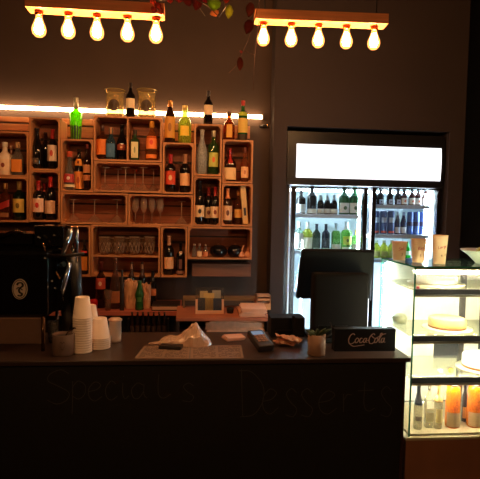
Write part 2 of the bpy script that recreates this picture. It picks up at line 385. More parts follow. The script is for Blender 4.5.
S(5, 142.5, 12.5, 'C1', 3.94, 'squat', M((235, 205, 180), .35), (.88, (240, 220, 200), .4, 0), [(.12, .48, (240, 200, 160), 1.0, (150, 60, 40))], 'opaque white spirit bottle with round brown emblem, in far left upper crate', name='spirit_bottle', group=G1)
S(17.8, 142.5, 11, 'C1', 3.94, 'sq_squat', GC, (.84, (220, 170, 120), .5, 0), [(.1, .48, (240, 140, 50), .9, None)], 'clear square bottle with plain orange label, in far left upper crate', name='spirit_bottle', group=G1)
S(-4, 137, 11, 'C1', Yk, 'spirit', GA, (.9, org, .4, 0), [(.15, .5, (190, 90, 40), 1, None)], 'amber bottle cut by the left picture edge in upper crate', name='spirit_bottle', group=G1)
S(11.5, 146, 8, 'C1', Yk+.015, 'spirit', M((160, 110, 85), .3), (.9, (200, 160, 130), .4, 0), [], 'dull pale bottle behind the opaque white spirit bottle', name='spirit_bottle', group=G1)
S(5.5, 183.5, 9.5, 'C2', 3.94, 'sq_spirit', GA, (.85, (200, 150, 90), .4, 0), [(.32, .5, red, 1.0, None, .12), (.08, .2, (150, 90, 50), .8, None)], 'square whisky bottle with slanted red label and tan cap', name='spirit_bottle', group=G1)
S(19.3, 181.5, 11.5, 'C2', 3.94, 'spirit', Kgreen, (.78, (190, 150, 90), .4, 0), [(.2, .55, (228, 190, 90), 1.15, (120, 90, 30))], 'green bottle with yellow label, lowest far left crate above coffee machine', name='spirit_bottle', group=G1)
S(37, 128.5, 11, 'C3', 3.93, 'burg', Kdark, (.93, (30, 22, 20), .3, 0), [(.12, .26, (90, 70, 60), .5, (150, 110, 80))], 'tall dark sloping-shouldered bottle with small grey emblem', name='wine_bottle', group=G1)
S(45.5, 132.5, 8, 'C3', Yk+.01, 'wine', Kdark, (.8, (50, 20, 18), .4, 0), [], 'plain dark bottle half hidden between two bottles in the tall narrow crate', name='wine_bottle', group=G1)
S(52.5, 129.5, 9.5, 'C3', 3.93, 'wine', Kdark, (.76, red, .4, 0), [(.2, .6, (232, 200, 180), 1.15, (200, 60, 45))], 'red-foiled wine bottle with white and red label under the light tube', name='wine_bottle', group=G1)
S(38.5, 181, 11, 'C4', 3.93, 'wine', Kdark, (.76, red, .4, 0), [(.2, .55, (236, 190, 165), 1.2, (195, 45, 35))], 'red-capped wine bottle with red picture label, left in the three-wine crate', name='wine_bottle', group=G1)
S(44.5, 183, 8, 'C4', Yk+.01, 'wine', Kdark, (.76, (140, 30, 26), .4, 0), [], 'red-capped wine bottle hidden behind two others', name='wine_bottle', group=G1)
S(50.5, 177, 10.5, 'C4', 3.93, 'wine', Kdark, (.76, (200, 45, 35), .4, 0), [(.15, .45, (232, 180, 145), 1.2, None)], 'tallest red-capped wine bottle with plain peach label', name='wine_bottle', group=G1)
S(69.5, 151.5, 12.5, 'C5', 3.93, 'cone', GC, (.86, (205, 80, 45), .4, 0), [(.2, .42, (185, 50, 45), 1.1, (230, 200, 190)), (.08, .15, (220, 190, 150), 1.1, None)], 'clear conical bottle with red label and orange cap', name='spirit_bottle', group=G1)
S(79, 149.5, 8.8, 'C5', 3.96, 'slim', Kdark, (.93, (30, 22, 20), .3, 0), [(.6, .77, (235, 150, 60), 1.0, (140, 60, 25)), (.04, .46, (238, 140, 60), 1.2, (200, 90, 40))], 'dark bottle with round yellow neck badge and long orange label', name='spirit_bottle', group=G1)
S(87, 144.5, 7.5, 'C5', 3.93, 'slim', Kbrown, (.9, (120, 50, 45), .4, 0), [(.38, .56, (225, 150, 100), 1.2, None), (.22, .34, (215, 130, 80), 1.2, None)], 'slim dark bottle with two stacked tan labels', name='spirit_bottle', group=G1)
S(102.3, 126, 10.5, 'C6', 3.93, 'spirit', GA, (.85, (60, 30, 20), .4, 0), [(.14, .6, (238, 125, 45), 1.2, None)], 'amber bottle with large plain orange label and dark cap', name='spirit_bottle', group=G1)
S(111, 128, 10, 'C6', 3.92, 'sq_squat', glass((110, 150, 175), .25, hz=(110, 150, 180)), (.8, (215, 150, 100), .5, 0), [(.08, .5, (50, 100, 140), .75, (60, 110, 150))], 'square blue bottle with blue label and cork stopper', name='spirit_bottle', group=G1)
S(121.8, 125, 10, 'C6', 3.94, 'burg', Kdark, (.93, (30, 22, 20), .3, 0), [(.28, .44, (150, 60, 35), .9, (210, 160, 110))], 'black bottle with round red-brown badge beside the crate divider', name='spirit_bottle', group=G1)
S(135, 130, 9, 'C6', 3.93, 'sq_spirit', M((40, 62, 34), .1), (.86, (60, 30, 24), .4, 0), [(.08, .6, (228, 215, 165), .7, (150, 160, 120))], 'square green bottle with tall cream label', name='spirit_bottle', group=G1)
S(151.7, 121.5, 12, 'C6', 3.93, 'squat', glass((235, 190, 140), .15, hz=(240, 170, 100)), (.84, (240, 165, 60), .35, .3), [(.3, .62, (245, 130, 60), 1.0, (225, 60, 35)), (.06, .16, (245, 130, 45), 1.0, None)], 'clear bottle with round orange and red badge, gold cap', name='spirit_bottle', group=G1)
S(76, 98, 12, 'C5', 3.96, 'flare', glass((120, 245, 30), .55, hz=(150, 255, 20)), (.74, (190, 180, 160), .3, .4), [(.02, .34, (34, 80, 28), 3.1, None)], 'bright green bottle with steel pourer in front of the light tube', name='spirit_bottle', group=G2, z='top')  # lime body colour carries the tube's backlight; dark band marks the lower glass
S(130.5, 83, 8.8, 'C6', 3.94, 'wine', Kdark, (.85, (40, 25, 20), .4, 0), [(.28, .55, (240, 215, 180), 1.2, None)], 'small dark bottle with white label standing between the two glass jars', name='wine_bottle', group=G2, z='top')
S(170, 101, 10.5, 'C7', 3.94, 'slim', Kbrown, (.86, (215, 150, 80), .2, .6), [(.12, .62, (215, 150, 60), 1.2, (160, 100, 40))], 'dark bottle with tall gold label and gold stopper', name='spirit_bottle', group=G2, z='top')
S(184.8, 106, 13, 'C7', 3.94, 'squat', glass((205, 225, 120), .3, hz=(205, 215, 100)), (.88, (225, 190, 110), .3, .4), [(.2, .46, (245, 200, 60), .7, None)], 'short yellow-green bottle with round gold badge', name='spirit_bottle', group=G2, z='top')
S(208.3, 91, 9, 'C8', 3.94, 'wine', Kdark, (.85, (40, 25, 20), .4, 0), [(.3, .58, (242, 205, 165), 1.2, None)], 'small dark bottle with white label standing alone on the tall narrow crate', name='wine_bottle', group=G2, z='top')
S(229, 112, 11.5, 'C9', 3.94, 'squat', GA, (.86, (90, 50, 30), .4, 0), [(.1, .55, (225, 165, 70), .5, None)], 'squat amber bottle with narrow gold label on the upper right crate', name='spirit_bottle', group=G2, z='top')
S(242.8, 101, 10, 'C9', 3.93, 'spirit', M((30, 80, 36), .1), (.88, (175, 35, 28), .4, 0), [(.62, .72, (190, 200, 60), 1.2, None), (.2, .56, (232, 190, 90), 1.2, None), (.02, .16, (50, 36, 20), 1.2, None)], 'red-capped green bottle with yellow label at the right end of the crates', name='spirit_bottle', group=G2, z='top')
S(170.5, 154.5, 10.2, 'C7', 3.93, 'wine', Kdark, (.76, (185, 34, 30), .4, 0), [(.2, .56, (222, 70, 40), 1.2, (240, 190, 150))], 'wine bottle with red foil and bright red label beside beige-foiled bottle', name='wine_bottle', group=G1)
S(185, 154.5, 10.5, 'C7', 3.93, 'wine', Kdark, (.76, (190, 140, 110), .4, 0), [(.18, .5, (238, 180, 130), 1.2, None)], 'wine bottle with beige foil and plain peach label', name='wine_bottle', group=G1)
S(202, 130, 11, 'C8', 3.94, 'burg', GF, (.88, (190, 180, 170), .4, 0), [], 'frosted pale bottle without a label in the tall narrow crate', name='spirit_bottle', group=G1)
S(213.5, 131, 11, 'C8', 3.94, 'spirit', GG, (.86, (200, 190, 170), .3, .4), [(.18, .5, (190, 190, 90), 1.0, (225, 110, 50))], 'clear green-tinted bottle with orange and yellow picture label', name='spirit_bottle', group=G1)
S(229.8, 149, 13, 'C9', 3.94, 'sq_squat', Kbrown, (.55, (175, 32, 26), .35, 0), [(.06, .42, (238, 195, 140), .85, None)], 'square bottle dipped in red wax with cream label', name='spirit_bottle', group=G1)
S(244.5, 148, 9.5, 'C9', 3.93, 'round', glass((225, 160, 110), .2, hz=(220, 150, 100)), (.86, (120, 60, 40), .4, 0), [(.12, .44, (235, 175, 125), .9, (200, 120, 80))], 'small rounded amber bottle with round beige label', name='spirit_bottle', group=G1)
S(199.8, 181, 10, 'C10', 3.92, 'wine', Kdark, (.8, (24, 18, 18), .4, 0), [(.17, .44, (232, 195, 150), 1.2, (40, 25, 20))], 'black-foiled wine bottle with black horse motif on cream label', name='wine_bottle', group=G1)
S(208.5, 187, 9, 'C10', 3.99, 'wine', Kdark, (.76, (120, 30, 30), .4, 0), [(.17, .46, (225, 185, 145), 1.2, (110, 40, 30))], 'red-foiled wine bottle, middle of three cream-labelled bottles', name='wine_bottle', group=G1)
S(215, 187, 9.6, 'C10', 3.92, 'wine', Kdark, (.76, (150, 32, 32), .4, 0), [(.18, .48, (235, 195, 155), 1.2, (140, 60, 40))], 'red-foiled wine bottle, rightmost of three cream-labelled bottles', name='wine_bottle', group=G1)
S(227.5, 188.5, 9.5, 'C11', 3.92, 'wine', Kbrown, (.72, (220, 130, 80), .4, 0), [(.12, .52, (235, 185, 140), 1.2, (110, 60, 45))], 'peach-capped wine bottle with figure drawn on its cream label', name='wine_bottle', group=G1)
S(238, 191, 8.5, 'C11', 3.98, 'spirit', GA, (.86, (220, 150, 90), .4, 0), [(.2, .45, (225, 160, 80), 1.2, None)], 'amber bottle with yellow label beside the leaning book', name='spirit_bottle', group=G1)
S(169, 236, 10, 'C13', 3.93, 'wine', Kdark, (.76, (190, 140, 110), .4, 0), [(.16, .46, (232, 175, 130), 1.2, None)], 'wine bottle with cream label in the lowest narrow crate', name='wine_bottle', group=G1)
S(180.5, 243, 8.6, 'C13', 3.93, 'wine', Kdark, (.9, (26, 20, 20), .4, 0), [(.68, .74, (200, 160, 140), .6, None), (.04, .14, (150, 110, 100), 1.1, None), (.18, .5, (110, 70, 70), .35, None)], 'slim black bottle with narrow strip label beside cream-labelled wine bottle', name='spirit_bottle', group=G1)
S(84.5, 240, 7.5, 'C18', 3.93, 'spirit', Kdark, (.86, (60, 40, 30), .4, 0), [(.62, .7, (220, 40, 36), 1.0, None), (.12, .52, (232, 140, 50), 1.0, None)], 'dark bottle with orange label beside the coffee machine', name='spirit_bottle', group=G1)
S(73, 238, 8, 'C18', 3.95, 'spirit', Kdark, (.86, (60, 40, 30), .4, 0), [], 'plain dark bottle glimpsed between coffee machine pipes', name='spirit_bottle', group=G1)
for x, lc, s in ((194, None, 'leftmost tiny clear bottle in the lowest right crate'), (199.2, (238, 190, 140), 'middle tiny clear bottle with cream lower label'), (205.3, (225, 130, 80), 'rightmost tiny bottle with plain orange label')):
    S(x, 244.5 if x > 200 else 244, 5, 'C12', 3.90, 'squat', GC, (.88, (190, 150, 120), .4, 0), [(.05, .45, lc, 1.1, None)] if lc else [], s, name='miniature_bottle', group='miniature bottles')
# jars on the divided crate
for x, s in ((115, 'wide-rimmed clear glass jar on crate top, left of the small dark bottle'), (146.8, 'wide-rimmed clear glass jar with dark round badge, right of the small dark bottle')):
    z = crates['C6']['top']; X = at(x, 105, 3.94).x; h = at(x, 90.5, 3.94).z-z
    t = thing('glass_jar', s, 'jar', (X, 3.94, z), group='glass jars on the crates'); R = .066
    P = [(.0, .001), (R*.95, 0), (R, .012), (R, h*.62), (R*.93, h*.8), (R*1.12, h*.97), (R*1.14, h), (R*1.08, h), (R*.88, h*.8), (R*.93, h*.6), (R*.93, .014), (0, .012)]
    bm = BM(); lathe(bm, P, 28); obj('jar_body', bm, glass((238, 228, 205), .12, hz=(235, 215, 175)), t)
    bm = BM(); tube(bm, [(R*1.12*math.cos(2*PI*k/24), R*1.12*math.sin(2*PI*k/24), h) for k in range(25)], .003, 6, False); obj('jar_rim', bm, glass((235, 220, 150), .4, hz=(230, 210, 130)), t)
    patch(R, h, [(1, 0), (1, 1)], .2, .62, .62, None, .001, M((72, 52, 44), .6), 'jar_badge', t, ell=True)
# ---------------------------------------------------------------- glassware
CG = glass((242, 232, 222), .20, hz=(255, 225, 200)); CT = glass((240, 228, 215), .10, hz=(255, 225, 200)); CB_ = glass((235, 220, 205), .42, .08, hz=(255, 225, 200))
def stem_glass(px, ytop, wpx, zkey, Y, kind, label, group):
    z = crates[zkey]['z']; X = at(px, ytop+10, Y).x; h = at(px, ytop, Y).z-z; R = pxr(wpx, Y)
    t = thing('martini_glass' if kind == 'martini' else 'champagne_flute', label, 'glass', (X, Y, z), group=group)
    if kind == 'martini':   # upturned: rim on the board
        bm = BM(); lathe(bm, [(R, 0), (R*.55, h*.16), (.004, h*.34)], 24); obj('bowl', bm, CB_ if 0 else CG, t)
        bm = BM(); tube(bm, [(0, 0, h*.34), (0, 0, h*.97)], .0038, 8); obj('stem', bm, CB_, t)
        bm = BM(); lathe(bm, [(.0, h*.95), (R*.30, h*.975), (R*.62, h*.985), (R*.62, h), (0, h)], 24); obj('foot', bm, CB_, t)
    else:
        bm = BM(); lathe(bm, [(0, h*.42), (R*.5, h*.45), (R, h*.6), (R*1.0, h*.78), (R*.85, h), (R*.78, h), (R*.92, h*.78), (R*.9, h*.6), (0, h*.46)], 20); obj('bowl', bm, CG, t)
        bm = BM(); tube(bm, [(0, 0, h*.03), (0, 0, h*.43)], .0035, 8); obj('stem', bm, CG, t)
        bm = BM(); lathe(bm, [(0, 0), (R*.95, 0), (R*.9, h*.02), (0, h*.04)], 20); obj('foot', bm, CG, t)
g = 'upturned stemmed glasses'
for x, Y, s in ((105, 3.93, 'leftmost upturned cocktail glass, front row of upper glass crate'), (125.5, 3.93, 'middle upturned cocktail glass, front row of upper glass crate'), (143, 3.93, 'right upturned cocktail glass, front row of upper glass crate'),
                (118, 4.03, 'leftmost upturned cocktail glass in the rear row of the upper crate'), (135, 4.03, 'middle upturned cocktail glass in the rear row of the upper crate'), (153.5, 4.0, 'rightmost upturned cocktail glass under the orange badge bottle')):
    stem_glass(x, 167.5 if Y < 3.99 else 169, 16 if Y < 3.99 else 13, 'C16', Y, 'martini', s, g)
for x, s in ((73.5, 'leftmost upturned cocktail glass in the lower glass crate'), (94.5, 'middle upturned cocktail glass in the lower glass crate'), (117, 'rightmost upturned cocktail glass in the lower glass crate')):
    stem_glass(x, 199.5, 17, 'C15', 3.94, 'martini', s, g)
stem_glass(181.5, 201, 14, 'C14', 3.94, 'martini', 'single upturned cocktail glass right of the champagne flutes', g)
for x, s in zip((135.5, 143.8, 152, 160.2), ('first', 'second', 'third', 'fourth')):
    stem_glass(x, 198, 6.8, 'C14', 3.93, 'flute', s+' upright champagne flute from the left', 'champagne flutes')
def tumbler(px, ytop, wpx, z, Y, label, group, mat=CG, nm='tumbler'):
    X = at(px, ytop+8, Y).x; h = at(px, ytop, Y).z-z; R = pxr(wpx, Y)
    t = thing(nm, label, 'glass', (X, Y, z), group=group); mat = CT if mat is CG else mat
    bm = BM(); lathe(bm, [(0, 0), (R*.66, 0), (R*.74, h*.1), (R, h), (R*.94, h), (R*.68, h*.18), (0, h*.14)], 20); obj('glass_body', bm, mat, t)
    if nm == 'tumbler':
        bm = BM()
        for k in range(8):
            for q in (0, 1):
                a0, a1 = 2*PI*(k+q)/8, 2*PI*(k+1-q)/8
                P = [((R*(.72+.20*v)+.0015)*math.cos(a0+(a1-a0)*v), (R*(.72+.20*v)+.0015)*math.sin(a0+(a1-a0)*v), h*(.08+.62*v)) for v in (0, .25, .5, .75, 1)]
                tube(bm, P, .0022, 5)
        obj('cut_pattern', bm, CB_, t)
        bm = BM(); tube(bm, [(R*.97*math.cos(2*PI*k/20), R*.97*math.sin(2*PI*k/20), h) for k in range(21)], .0022, 6, False); obj('glass_rim', bm, CB_, t)
    return t
for x, s in zip((104.5, 119.5, 134.5, 149.5), ('first', 'second', 'third', 'fourth')):
    tumbler(x, 237, 11, crates['C17']['shelf'], 3.92, s+' cut glass tumbler from the left in the front row', 'cut glass tumblers')
for x, s in zip((111.5, 126.5, 141), ('first', 'second', 'third')):
    tumbler(x, 238, 10, crates['C17']['shelf'], 4.0, s+' cut glass tumbler from the left in the back row', 'cut glass tumblers')
# black pots and garlic
for x, w_, s in ((218.5, 18, 'black lidded pot beside the tiny orange-labelled bottle'), (235, 15.5, 'black lidded pot beside the pale garlic')):
    z = crates['C12']['z']; X = at(x, 250, 3.93).x; R = pxr(w_, 3.93); h = at(x, 244, 3.93).z-z
    t = thing('lidded_pot', s, 'pot', (X, 3.93, z), group='black pots in the crate')
    bm = BM(); lathe(bm, [(0, 0), (R*.6, 0), (R*.95, h*.25), (R, h*.5), (R*.85, h*.75), (0, h*.78)], 20); obj('pot_body', bm, M((16, 14, 18), .2), t)
    bm = BM(); lathe(bm, [(R*.8, h*.76), (R*.5, h*.9), (0, h*.94)], 20); obj('lid', bm, M((20, 16, 18), .2), t)
    bm = BM(); bmesh.ops.create_uvsphere(bm, u_segments=10, v_segments=8, radius=.009, matrix=Matrix.Translation((0, 0, h*.97))); obj('lid_knob', bm, M((180, 120, 80), .3, .8), t)
for x, s in ((242.3, 'pale garlic bulb left of the other, beside the black pot'), (248.3, 'pale garlic bulb in the right corner of the crate')):
    z = crates['C12']['z']; X = at(x, 250, 3.90).x; lean = .02
    t = thing('garlic_bulb', s, 'garlic', (X-.006, 3.90, z), group='garlic bulbs')
    bm = BM(); lathe(bm, [(0, 0), (.018, .002), (.026, .016), (.02, .034), (.009, .046), (.0, .047)], 14); obj('bulb_cloves', bm, M((220, 150, 105), .6), t)
    bm = BM(); tube(bm, [(0, 0, .042), (.008, 0, .066), (.018, 0, .092)], [.008, .006, .004], 8); obj('stalk', bm, M((205, 135, 95), .7), t)
# leaning book and booklet
z = crates['C11']['z']
p = at(245.5, 205, 3.90)
t = thing('leaning_book', 'tall pale book leaning against the crate side right of the amber bottle', 'book', (p.x+.010, 3.90, z), 0)
hb = at(242, 185.5, 3.90).z-z
rotm = Matrix.Rotation(-.10, 3, 'Y')
bm = BM(); vs = bx(bm, -.019, .019, 0, .17, 0, hb); bmesh.ops.rotate(bm, verts=bm.verts[:], cent=V(0, 0, 0), matrix=rotm); obj('book_cover', bm, M((225, 180, 120), .6), t)
bm = BM(); bx(bm, -.009, .009, -.0015, 0, hb*.22, hb*.42); bmesh.ops.rotate(bm, verts=bm.verts[:], cent=V(0, 0, 0), matrix=rotm); obj('spine_badge', bm, M((60, 50, 50), .6), t)
for o in t.children: o.location = (-.004, 0, .0045)
# ---------------------------------------------------------------- pendants
def pendant(x0, y0, x1, y1, Ymid, bulbs, label):
    cx, cy = (x0+x1)/2, (y0+y1)/2; c = at(cx, cy, Ymid)
    W = (at(x1, cy, Ymid).x-at(x0, cy, Ymid).x)/2
    t = thing('pendant_lamp', label, 'lamp', c, -.05 if cx > 200 else 0, group='timber pendant lamps')
    wd = wood((215, 130, 75), .5, 0, .6, 40)
    h = .05
    bm = BM(); bx(bm, -W, W, -.045, .045, 0, h, .003); obj('timber_beam', bm, wd, t)
    for sx in (-1, 1):
        bm = BM(); tube(bm, [(sx*W*.85, 0, h), (sx*W*.85, 0, ZC-c.z)], .003, 6); obj('suspension_cable', bm, M((30, 24, 22), .5), t)
    for bxp in bulbs:
        X = at(bxp, cy+15, Ymid).x-c.x
        bm = BM(); lathe(bm, [(0, -.002), (.019, -.002), (.019, -.018), (.016, -.022), (0, -.022)], 18, (X, 0, 0)); so = obj('lamp_socket', bm, M((215, 110, 50), .25, 1), t)
        bm = BM(); Z = -.022
        lathe(bm, [(.013, Z), (.015, Z-.010), (.022, Z-.030), (.030, Z-.050), (.032, Z-.065), (.028, Z-.081), (.016, Z-.093), (0, Z-.097)], 20, (X, 0, 0))
        bo = obj('light_bulb', bm, BULB, t)
        bm = BM()
        lathe(bm, [(0, Z-.015), (.009, Z-.015), (.017, Z-.040), (.021, Z-.063), (.013, Z-.080), (0, Z-.083)], 12, (X, 0, 0))
        obj('filament', bm, emit((1, .56, .26), 245), bo)
BULB = bulbglass()
pendant(28.5, 11, 165.5, 17, 2.50, (39, 68.3, 97, 127.5, 156), 'left timber pendant lamp with five glowing bulbs above the crates side')
pendant(255.5, 22, 385.5, 26.5, 2.66, (263.7, 291.3, 318.3, 346, 373), 'right timber pendant lamp with five glowing bulbs above the fridge side')
def added_room_lamp(x, y, label):  # lamps added out of view to light the front of the bar
    t = thing('pendant_lamp', label, 'lamp', (x, y, 2.45), group='timber pendant lamps')
    bm = BM(); bx(bm, -.34, .34, -.045, .045, 0, .05, .003); obj('timber_beam', bm, wood((215, 130, 75), .5, 0, .6, 40), t)
    for sx in (-1, 1):
        bm = BM(); tube(bm, [(sx*.29, 0, .05), (sx*.29, 0, ZC-2.45)], .003, 6); obj('suspension_cable', bm, M((30, 24, 22), .5), t)
    for k in range(5):
        X = (k-2)*.138; Z = -.022
        bm = BM(); lathe(bm, [(0, -.002), (.019, -.002), (.019, -.018), (.016, -.022), (0, -.022)], 18, (X, 0, 0)); obj('lamp_socket', bm, M((215, 110, 50), .25, 1), t)
        bm = BM(); lathe(bm, [(.013, Z), (.015, Z-.010), (.022, Z-.030), (.030, Z-.050), (.032, Z-.065), (.028, Z-.081), (.016, Z-.093), (0, Z-.097)], 20, (X, 0, 0)); bo = obj('light_bulb', bm, BULB, t)
        bm = BM(); lathe(bm, [(0, Z-.015), (.009, Z-.015), (.017, Z-.040), (.021, Z-.063), (.013, Z-.080), (0, Z-.083)], 12, (X, 0, 0)); obj('filament', bm, emit((1, .56, .26), 245), bo)
added_room_lamp(-1.0, -.6, 'added unseen timber pendant lamp behind the viewer on the left, lighting the bar front')
added_room_lamp(1.0, -.6, 'added unseen timber pendant lamp behind the viewer on the right, lighting the bar front')
# ---------------------------------------------------------------- hanging vine
def leaf(px, py, w_, h_, Y, col, ang, par, tilt=0):
    c = at(px, py, Y); s = Y/F; bm = BM()
    out = [(0, .5), (.25, .42), (.5, .12), (.42, -.18), (.18, -.38), (0, -.5), (-.18, -.38), (-.42, -.18), (-.5, .12), (-.25, .42)]
    cv = bm.verts.new((0, .006, 0)); ring = []
    for a, b in out:
        x, z = a*w_*s, b*h_*s; ring.append(bm.verts.new((x*math.cos(ang)-z*math.sin(ang), -.006*abs(a)*2+tilt*x, x*math.sin(ang)+z*math.cos(ang))))
    for k in range(len(ring)): bm.faces.new((cv, ring[k], ring[(k+1) % len(ring)])).smooth = True
    bmesh.ops.solidify(bm, geom=bm.faces[:], thickness=.0008)
    o = obj('leaf', bm, M(col, .6, var=.35, scale=60), par); o.location = c-par.location; return o
Yv = 2.36
rt = at(200, -12, Yv); vine = thing('hanging_vine', 'autumn vine with red and green leaves hanging between the two lamps', 'vine', (rt.x, Yv, ZC))
bm = BM()
def L(*pts): return [tuple(at(x, y, Yv)-V(rt.x, Yv, ZC)) for x, y in pts]
tube(bm, [(0, 0, 0)]+L((190, -14), (197, 0), (208, 6), (219, 17), (225, 8), (224, -8)), .0022, 6)
tube(bm, L((160, 0), (176, -2), (190, -6), (205, -3), (218, -7)), .002, 6); tube(bm, L((197, 4), (201, 10), (205, 16)), .0012, 5); tube(bm, L((224, -8), (210, -18)) + [(0, 0, 0)], .002, 6)
obj('vine_stem', bm, M((110, 90, 70), .7), vine)
for a in ((188, 2, 9, 10, (112, 44, 36), .4), (197, 4, 10, 13, (122, 44, 36), -.2), (205, 0, 8, 7, (150, 45, 60), .3), (214, 4, 14, 14, (140, 165, 60), 0), (214.5, 13.5, 10, 7, (225, 160, 110), .5), (229, 12, 8, 14, (185, 185, 80), -.1), (226, 0, 7, 7, (170, 80, 50), 0), (170, 1, 6, 5, (150, 60, 45), .3), (179, 0, 8, 6, (140, 52, 44), 0)):
    leaf(a[0], a[1], a[2], a[3], Yv, a[4], a[5], vine, .3)
rt = at(152, -12, Yv); v3 = thing('hanging_vine', 'small red vine sprig draped in front of the left lamp end', 'vine', (rt.x, Yv, ZC))
bm = BM(); tube(bm, [(0, 0, 0)]+[tuple(at(x, y, Yv)-V(rt.x, Yv, ZC)) for x, y in ((152, -10), (154, 2), (158, 10))], .002, 6); obj('vine_stem', bm, M((110, 80, 60), .7), v3)
for a in ((153, 2, 6, 6, (190, 90, 70), .2), (158, 6, 7, 8, (130, 52, 38), .5), (154, 10, 7, 6, (126, 50, 38), -.4), (161, 11, 5, 7, (130, 56, 40), .2)): leaf(a[0], a[1], a[2], a[3], Yv, a[4], a[5], v3, .3)
rt = at(260, -12, Yv); v2 = thing('hanging_vine', 'thin trailing vine with three brown-red leaves beside the right lamp', 'vine', (rt.x, Yv, ZC))
bm = BM()
def L2(*pts): return [tuple(at(x, y, Yv)-V(rt.x, Yv, ZC)) for x, y in pts]
tube(bm, [(0, 0, 0)]+L2((261, -6), (254, 22), (248, 40), (241, 56), (236, 66), (229, 73)), .0016, 6)
tube(bm, L2((260, -10), (259, 20), (255, 55), (253, 90)), .0010, 5); tube(bm, L2((244, 50), (249, 53), (255, 55)), .001, 5)
obj('vine_stem', bm, M((100, 60, 45), .7), v2)
for a in ((250, 10, 9, 15, (120, 62, 44), -.2), (248.5, 27, 10, 15, (104, 42, 34), -.3), (240, 64, 6.5, 14, (116, 56, 40), 0), (241, 52, 3, 3, (150, 60, 45), 0)): leaf(a[0], a[1], a[2], a[3], Yv, a[4], a[5], v2, .3)
# ---------------------------------------------------------------- drinks fridge
YD = 3.99                                            # door plane
fx = lambda x, y=200: at(x, y, YD).x
fz = lambda y, x=367: at(x, y, YD).z
FX0, FX1 = NX0+.012, NX1-.02
FZ1 = fz(134)
fr = thing('drinks_fridge', 'tall black two-door drinks fridge with a glowing blank sign on top', 'fridge', ((FX0+FX1)/2, YD, 0))
ox = (FX0+FX1)/2
blk = M((22, 18, 18), .35)
inner = M((225, 235, 240), .4)
bm = BM(); w2 = (FX1-FX0)/2; D = .68
bx(bm, -w2, -w2+.03, .03, D, .05, FZ1); bx(bm, w2-.03, w2, .03, D, .05, FZ1); bx(bm, -w2+.03, w2-.03, D-.03, D, .05, FZ1); bx(bm, -w2+.03, w2-.03, .03, D-.03, FZ1-.03, FZ1); bx(bm, -w2+.03, w2-.03, .03, D-.03, .0, .12)
obj('cabinet_shell', bm, blk, fr)
bm = BM(); bx(bm, -w2+.031, -w2+.04, .035, D-.035, .12, fz(183)); bx(bm, w2-.04, w2-.031, .035, D-.035, .12, fz(183)); bx(bm, -w2+.03, w2-.03, D-.04, D-.031, .12, fz(183)); bx(bm, -w2+.03, w2-.03, .035, D-.035, fz(184), fz(184)+.01)
obj('inner_lining', bm, inner, fr)
# header: bowed light box
hz0, hz1 = fz(179.5), fz(146.5); hx0, hx1 = fx(295.5, 160)-ox, fx(439, 165)-ox
bm = BM(); n = 24; rows = []
for j in range(5):
    zz = hz0+(hz1-hz0)*j/4; bow = .03*math.sin(PI*(j/4)*.5+PI/4)
    rows.append([bm.verts.new((hx0+(hx1-hx0)*i/n, -.01-bow, zz)) for i in range(n+1)])
for j in range(4):
    for i in range(n): bm.faces.new((rows[j][i], rows[j][i+1], rows[j+1][i+1], rows[j+1][i]))
bmesh.ops.solidify(bm, geom=bm.faces[:], thickness=.004)
obj('lightbox_panel', bm, emit((1, .95, .97), 1.9), fr)
bm = BM(); bx(bm, -w2, w2, -.02, .03, hz1+.002, FZ1); bx(bm, -w2, w2, -.02, .03, fz(186.5), hz0-.002); bx(bm, -w2, hx0-.001, -.03, .03, hz0-.002, hz1+.002); bx(bm, hx1+.001, w2, -.03, .03, hz0-.002, hz1+.002); bx(bm, hx0, hx1, .01, .03, hz0, hz1)
obj('header_frame', bm, blk, fr)
for k in range(6):
    pass
# doors
def door(x0, x1, y0):
    a, b = fx(x0, 240)-ox, fx(x1, 240)-ox; zt = fz(y0, (x0+x1)/2); zb = .16
    bm = BM(); f = .033
    bx(bm, a-f, a, -.02, .025, zb-f, zt+.012, .003); bx(bm, b, b+f, -.02, .025, zb-f, zt+.012, .003); bx(bm, a, b, -.02, .025, zt, zt+.012); bx(bm, a, b, -.02, .025, zb-f, zb)
    d = obj('glass_door', bm, M((24, 19, 19), .25), fr)
    bm = BM(); bx(bm, a, b, -.004, .002, zb, zt); obj('door_pane', bm, glass((240, 248, 250), .001), d)
    bm = BM(); bx(bm, (b if x0 < 330 else a-f)+.008, (b if x0 < 330 else a-f)+.022, -.045, -.02, .9, 1.3, .004); obj('door_handle', bm, M((40, 36, 36), .3, .6), d)
    return a, b
dl = door(294.5, 361.5, 188.5); dr = door(374, 434.5, 189.5)
LG = emit((.86, .95, 1), 42)
for xx in (dl[0]+.008, dr[1]-.010, dl[1]+.016):
    bm = BM(); tube(bm, [(xx, .13, .2), (xx, .13, fz(192))], .011 if xx != dr[1]-.010 else .024, 8); obj('interior_light', bm, LG, fr)
bm = BM(); tube(bm, [(dl[0], .26, fz(186)-.035), (dr[1], .26, fz(186)-.035)], .008, 8); obj('interior_light', bm, LG, fr)
shm = M((205, 212, 235), .35)
ZS = {}
YS = YD+.16
def shelf(key, ypx, x0, x1, a, b):
    zz = at((x0+x1)/2, ypx, YS-.09).z
    bm = BM(); bx(bm, a+.014, b-.014, .07, .5, zz-.030, zz, .002); obj('wire_shelf', bm, shm, fr); ZS[key] = zz+.0008
shelf('L1', 214.3, 294, 361, dl[0]-.005, dl[1]+.012); shelf('L2', 250.8, 294, 361, dl[0]-.005, dl[1]+.012); shelf('L3', 292, 294, 361, dl[0]-.005, dl[1]+.012)
shelf('R1', 205, 374, 434, dr[0]-.02, dr[1]+.0); shelf('R2', 234.8, 374, 434, dr[0]-.02, dr[1]+.0); shelf('R3', 259, 374, 434, dr[0]-.02, dr[1]+.0)
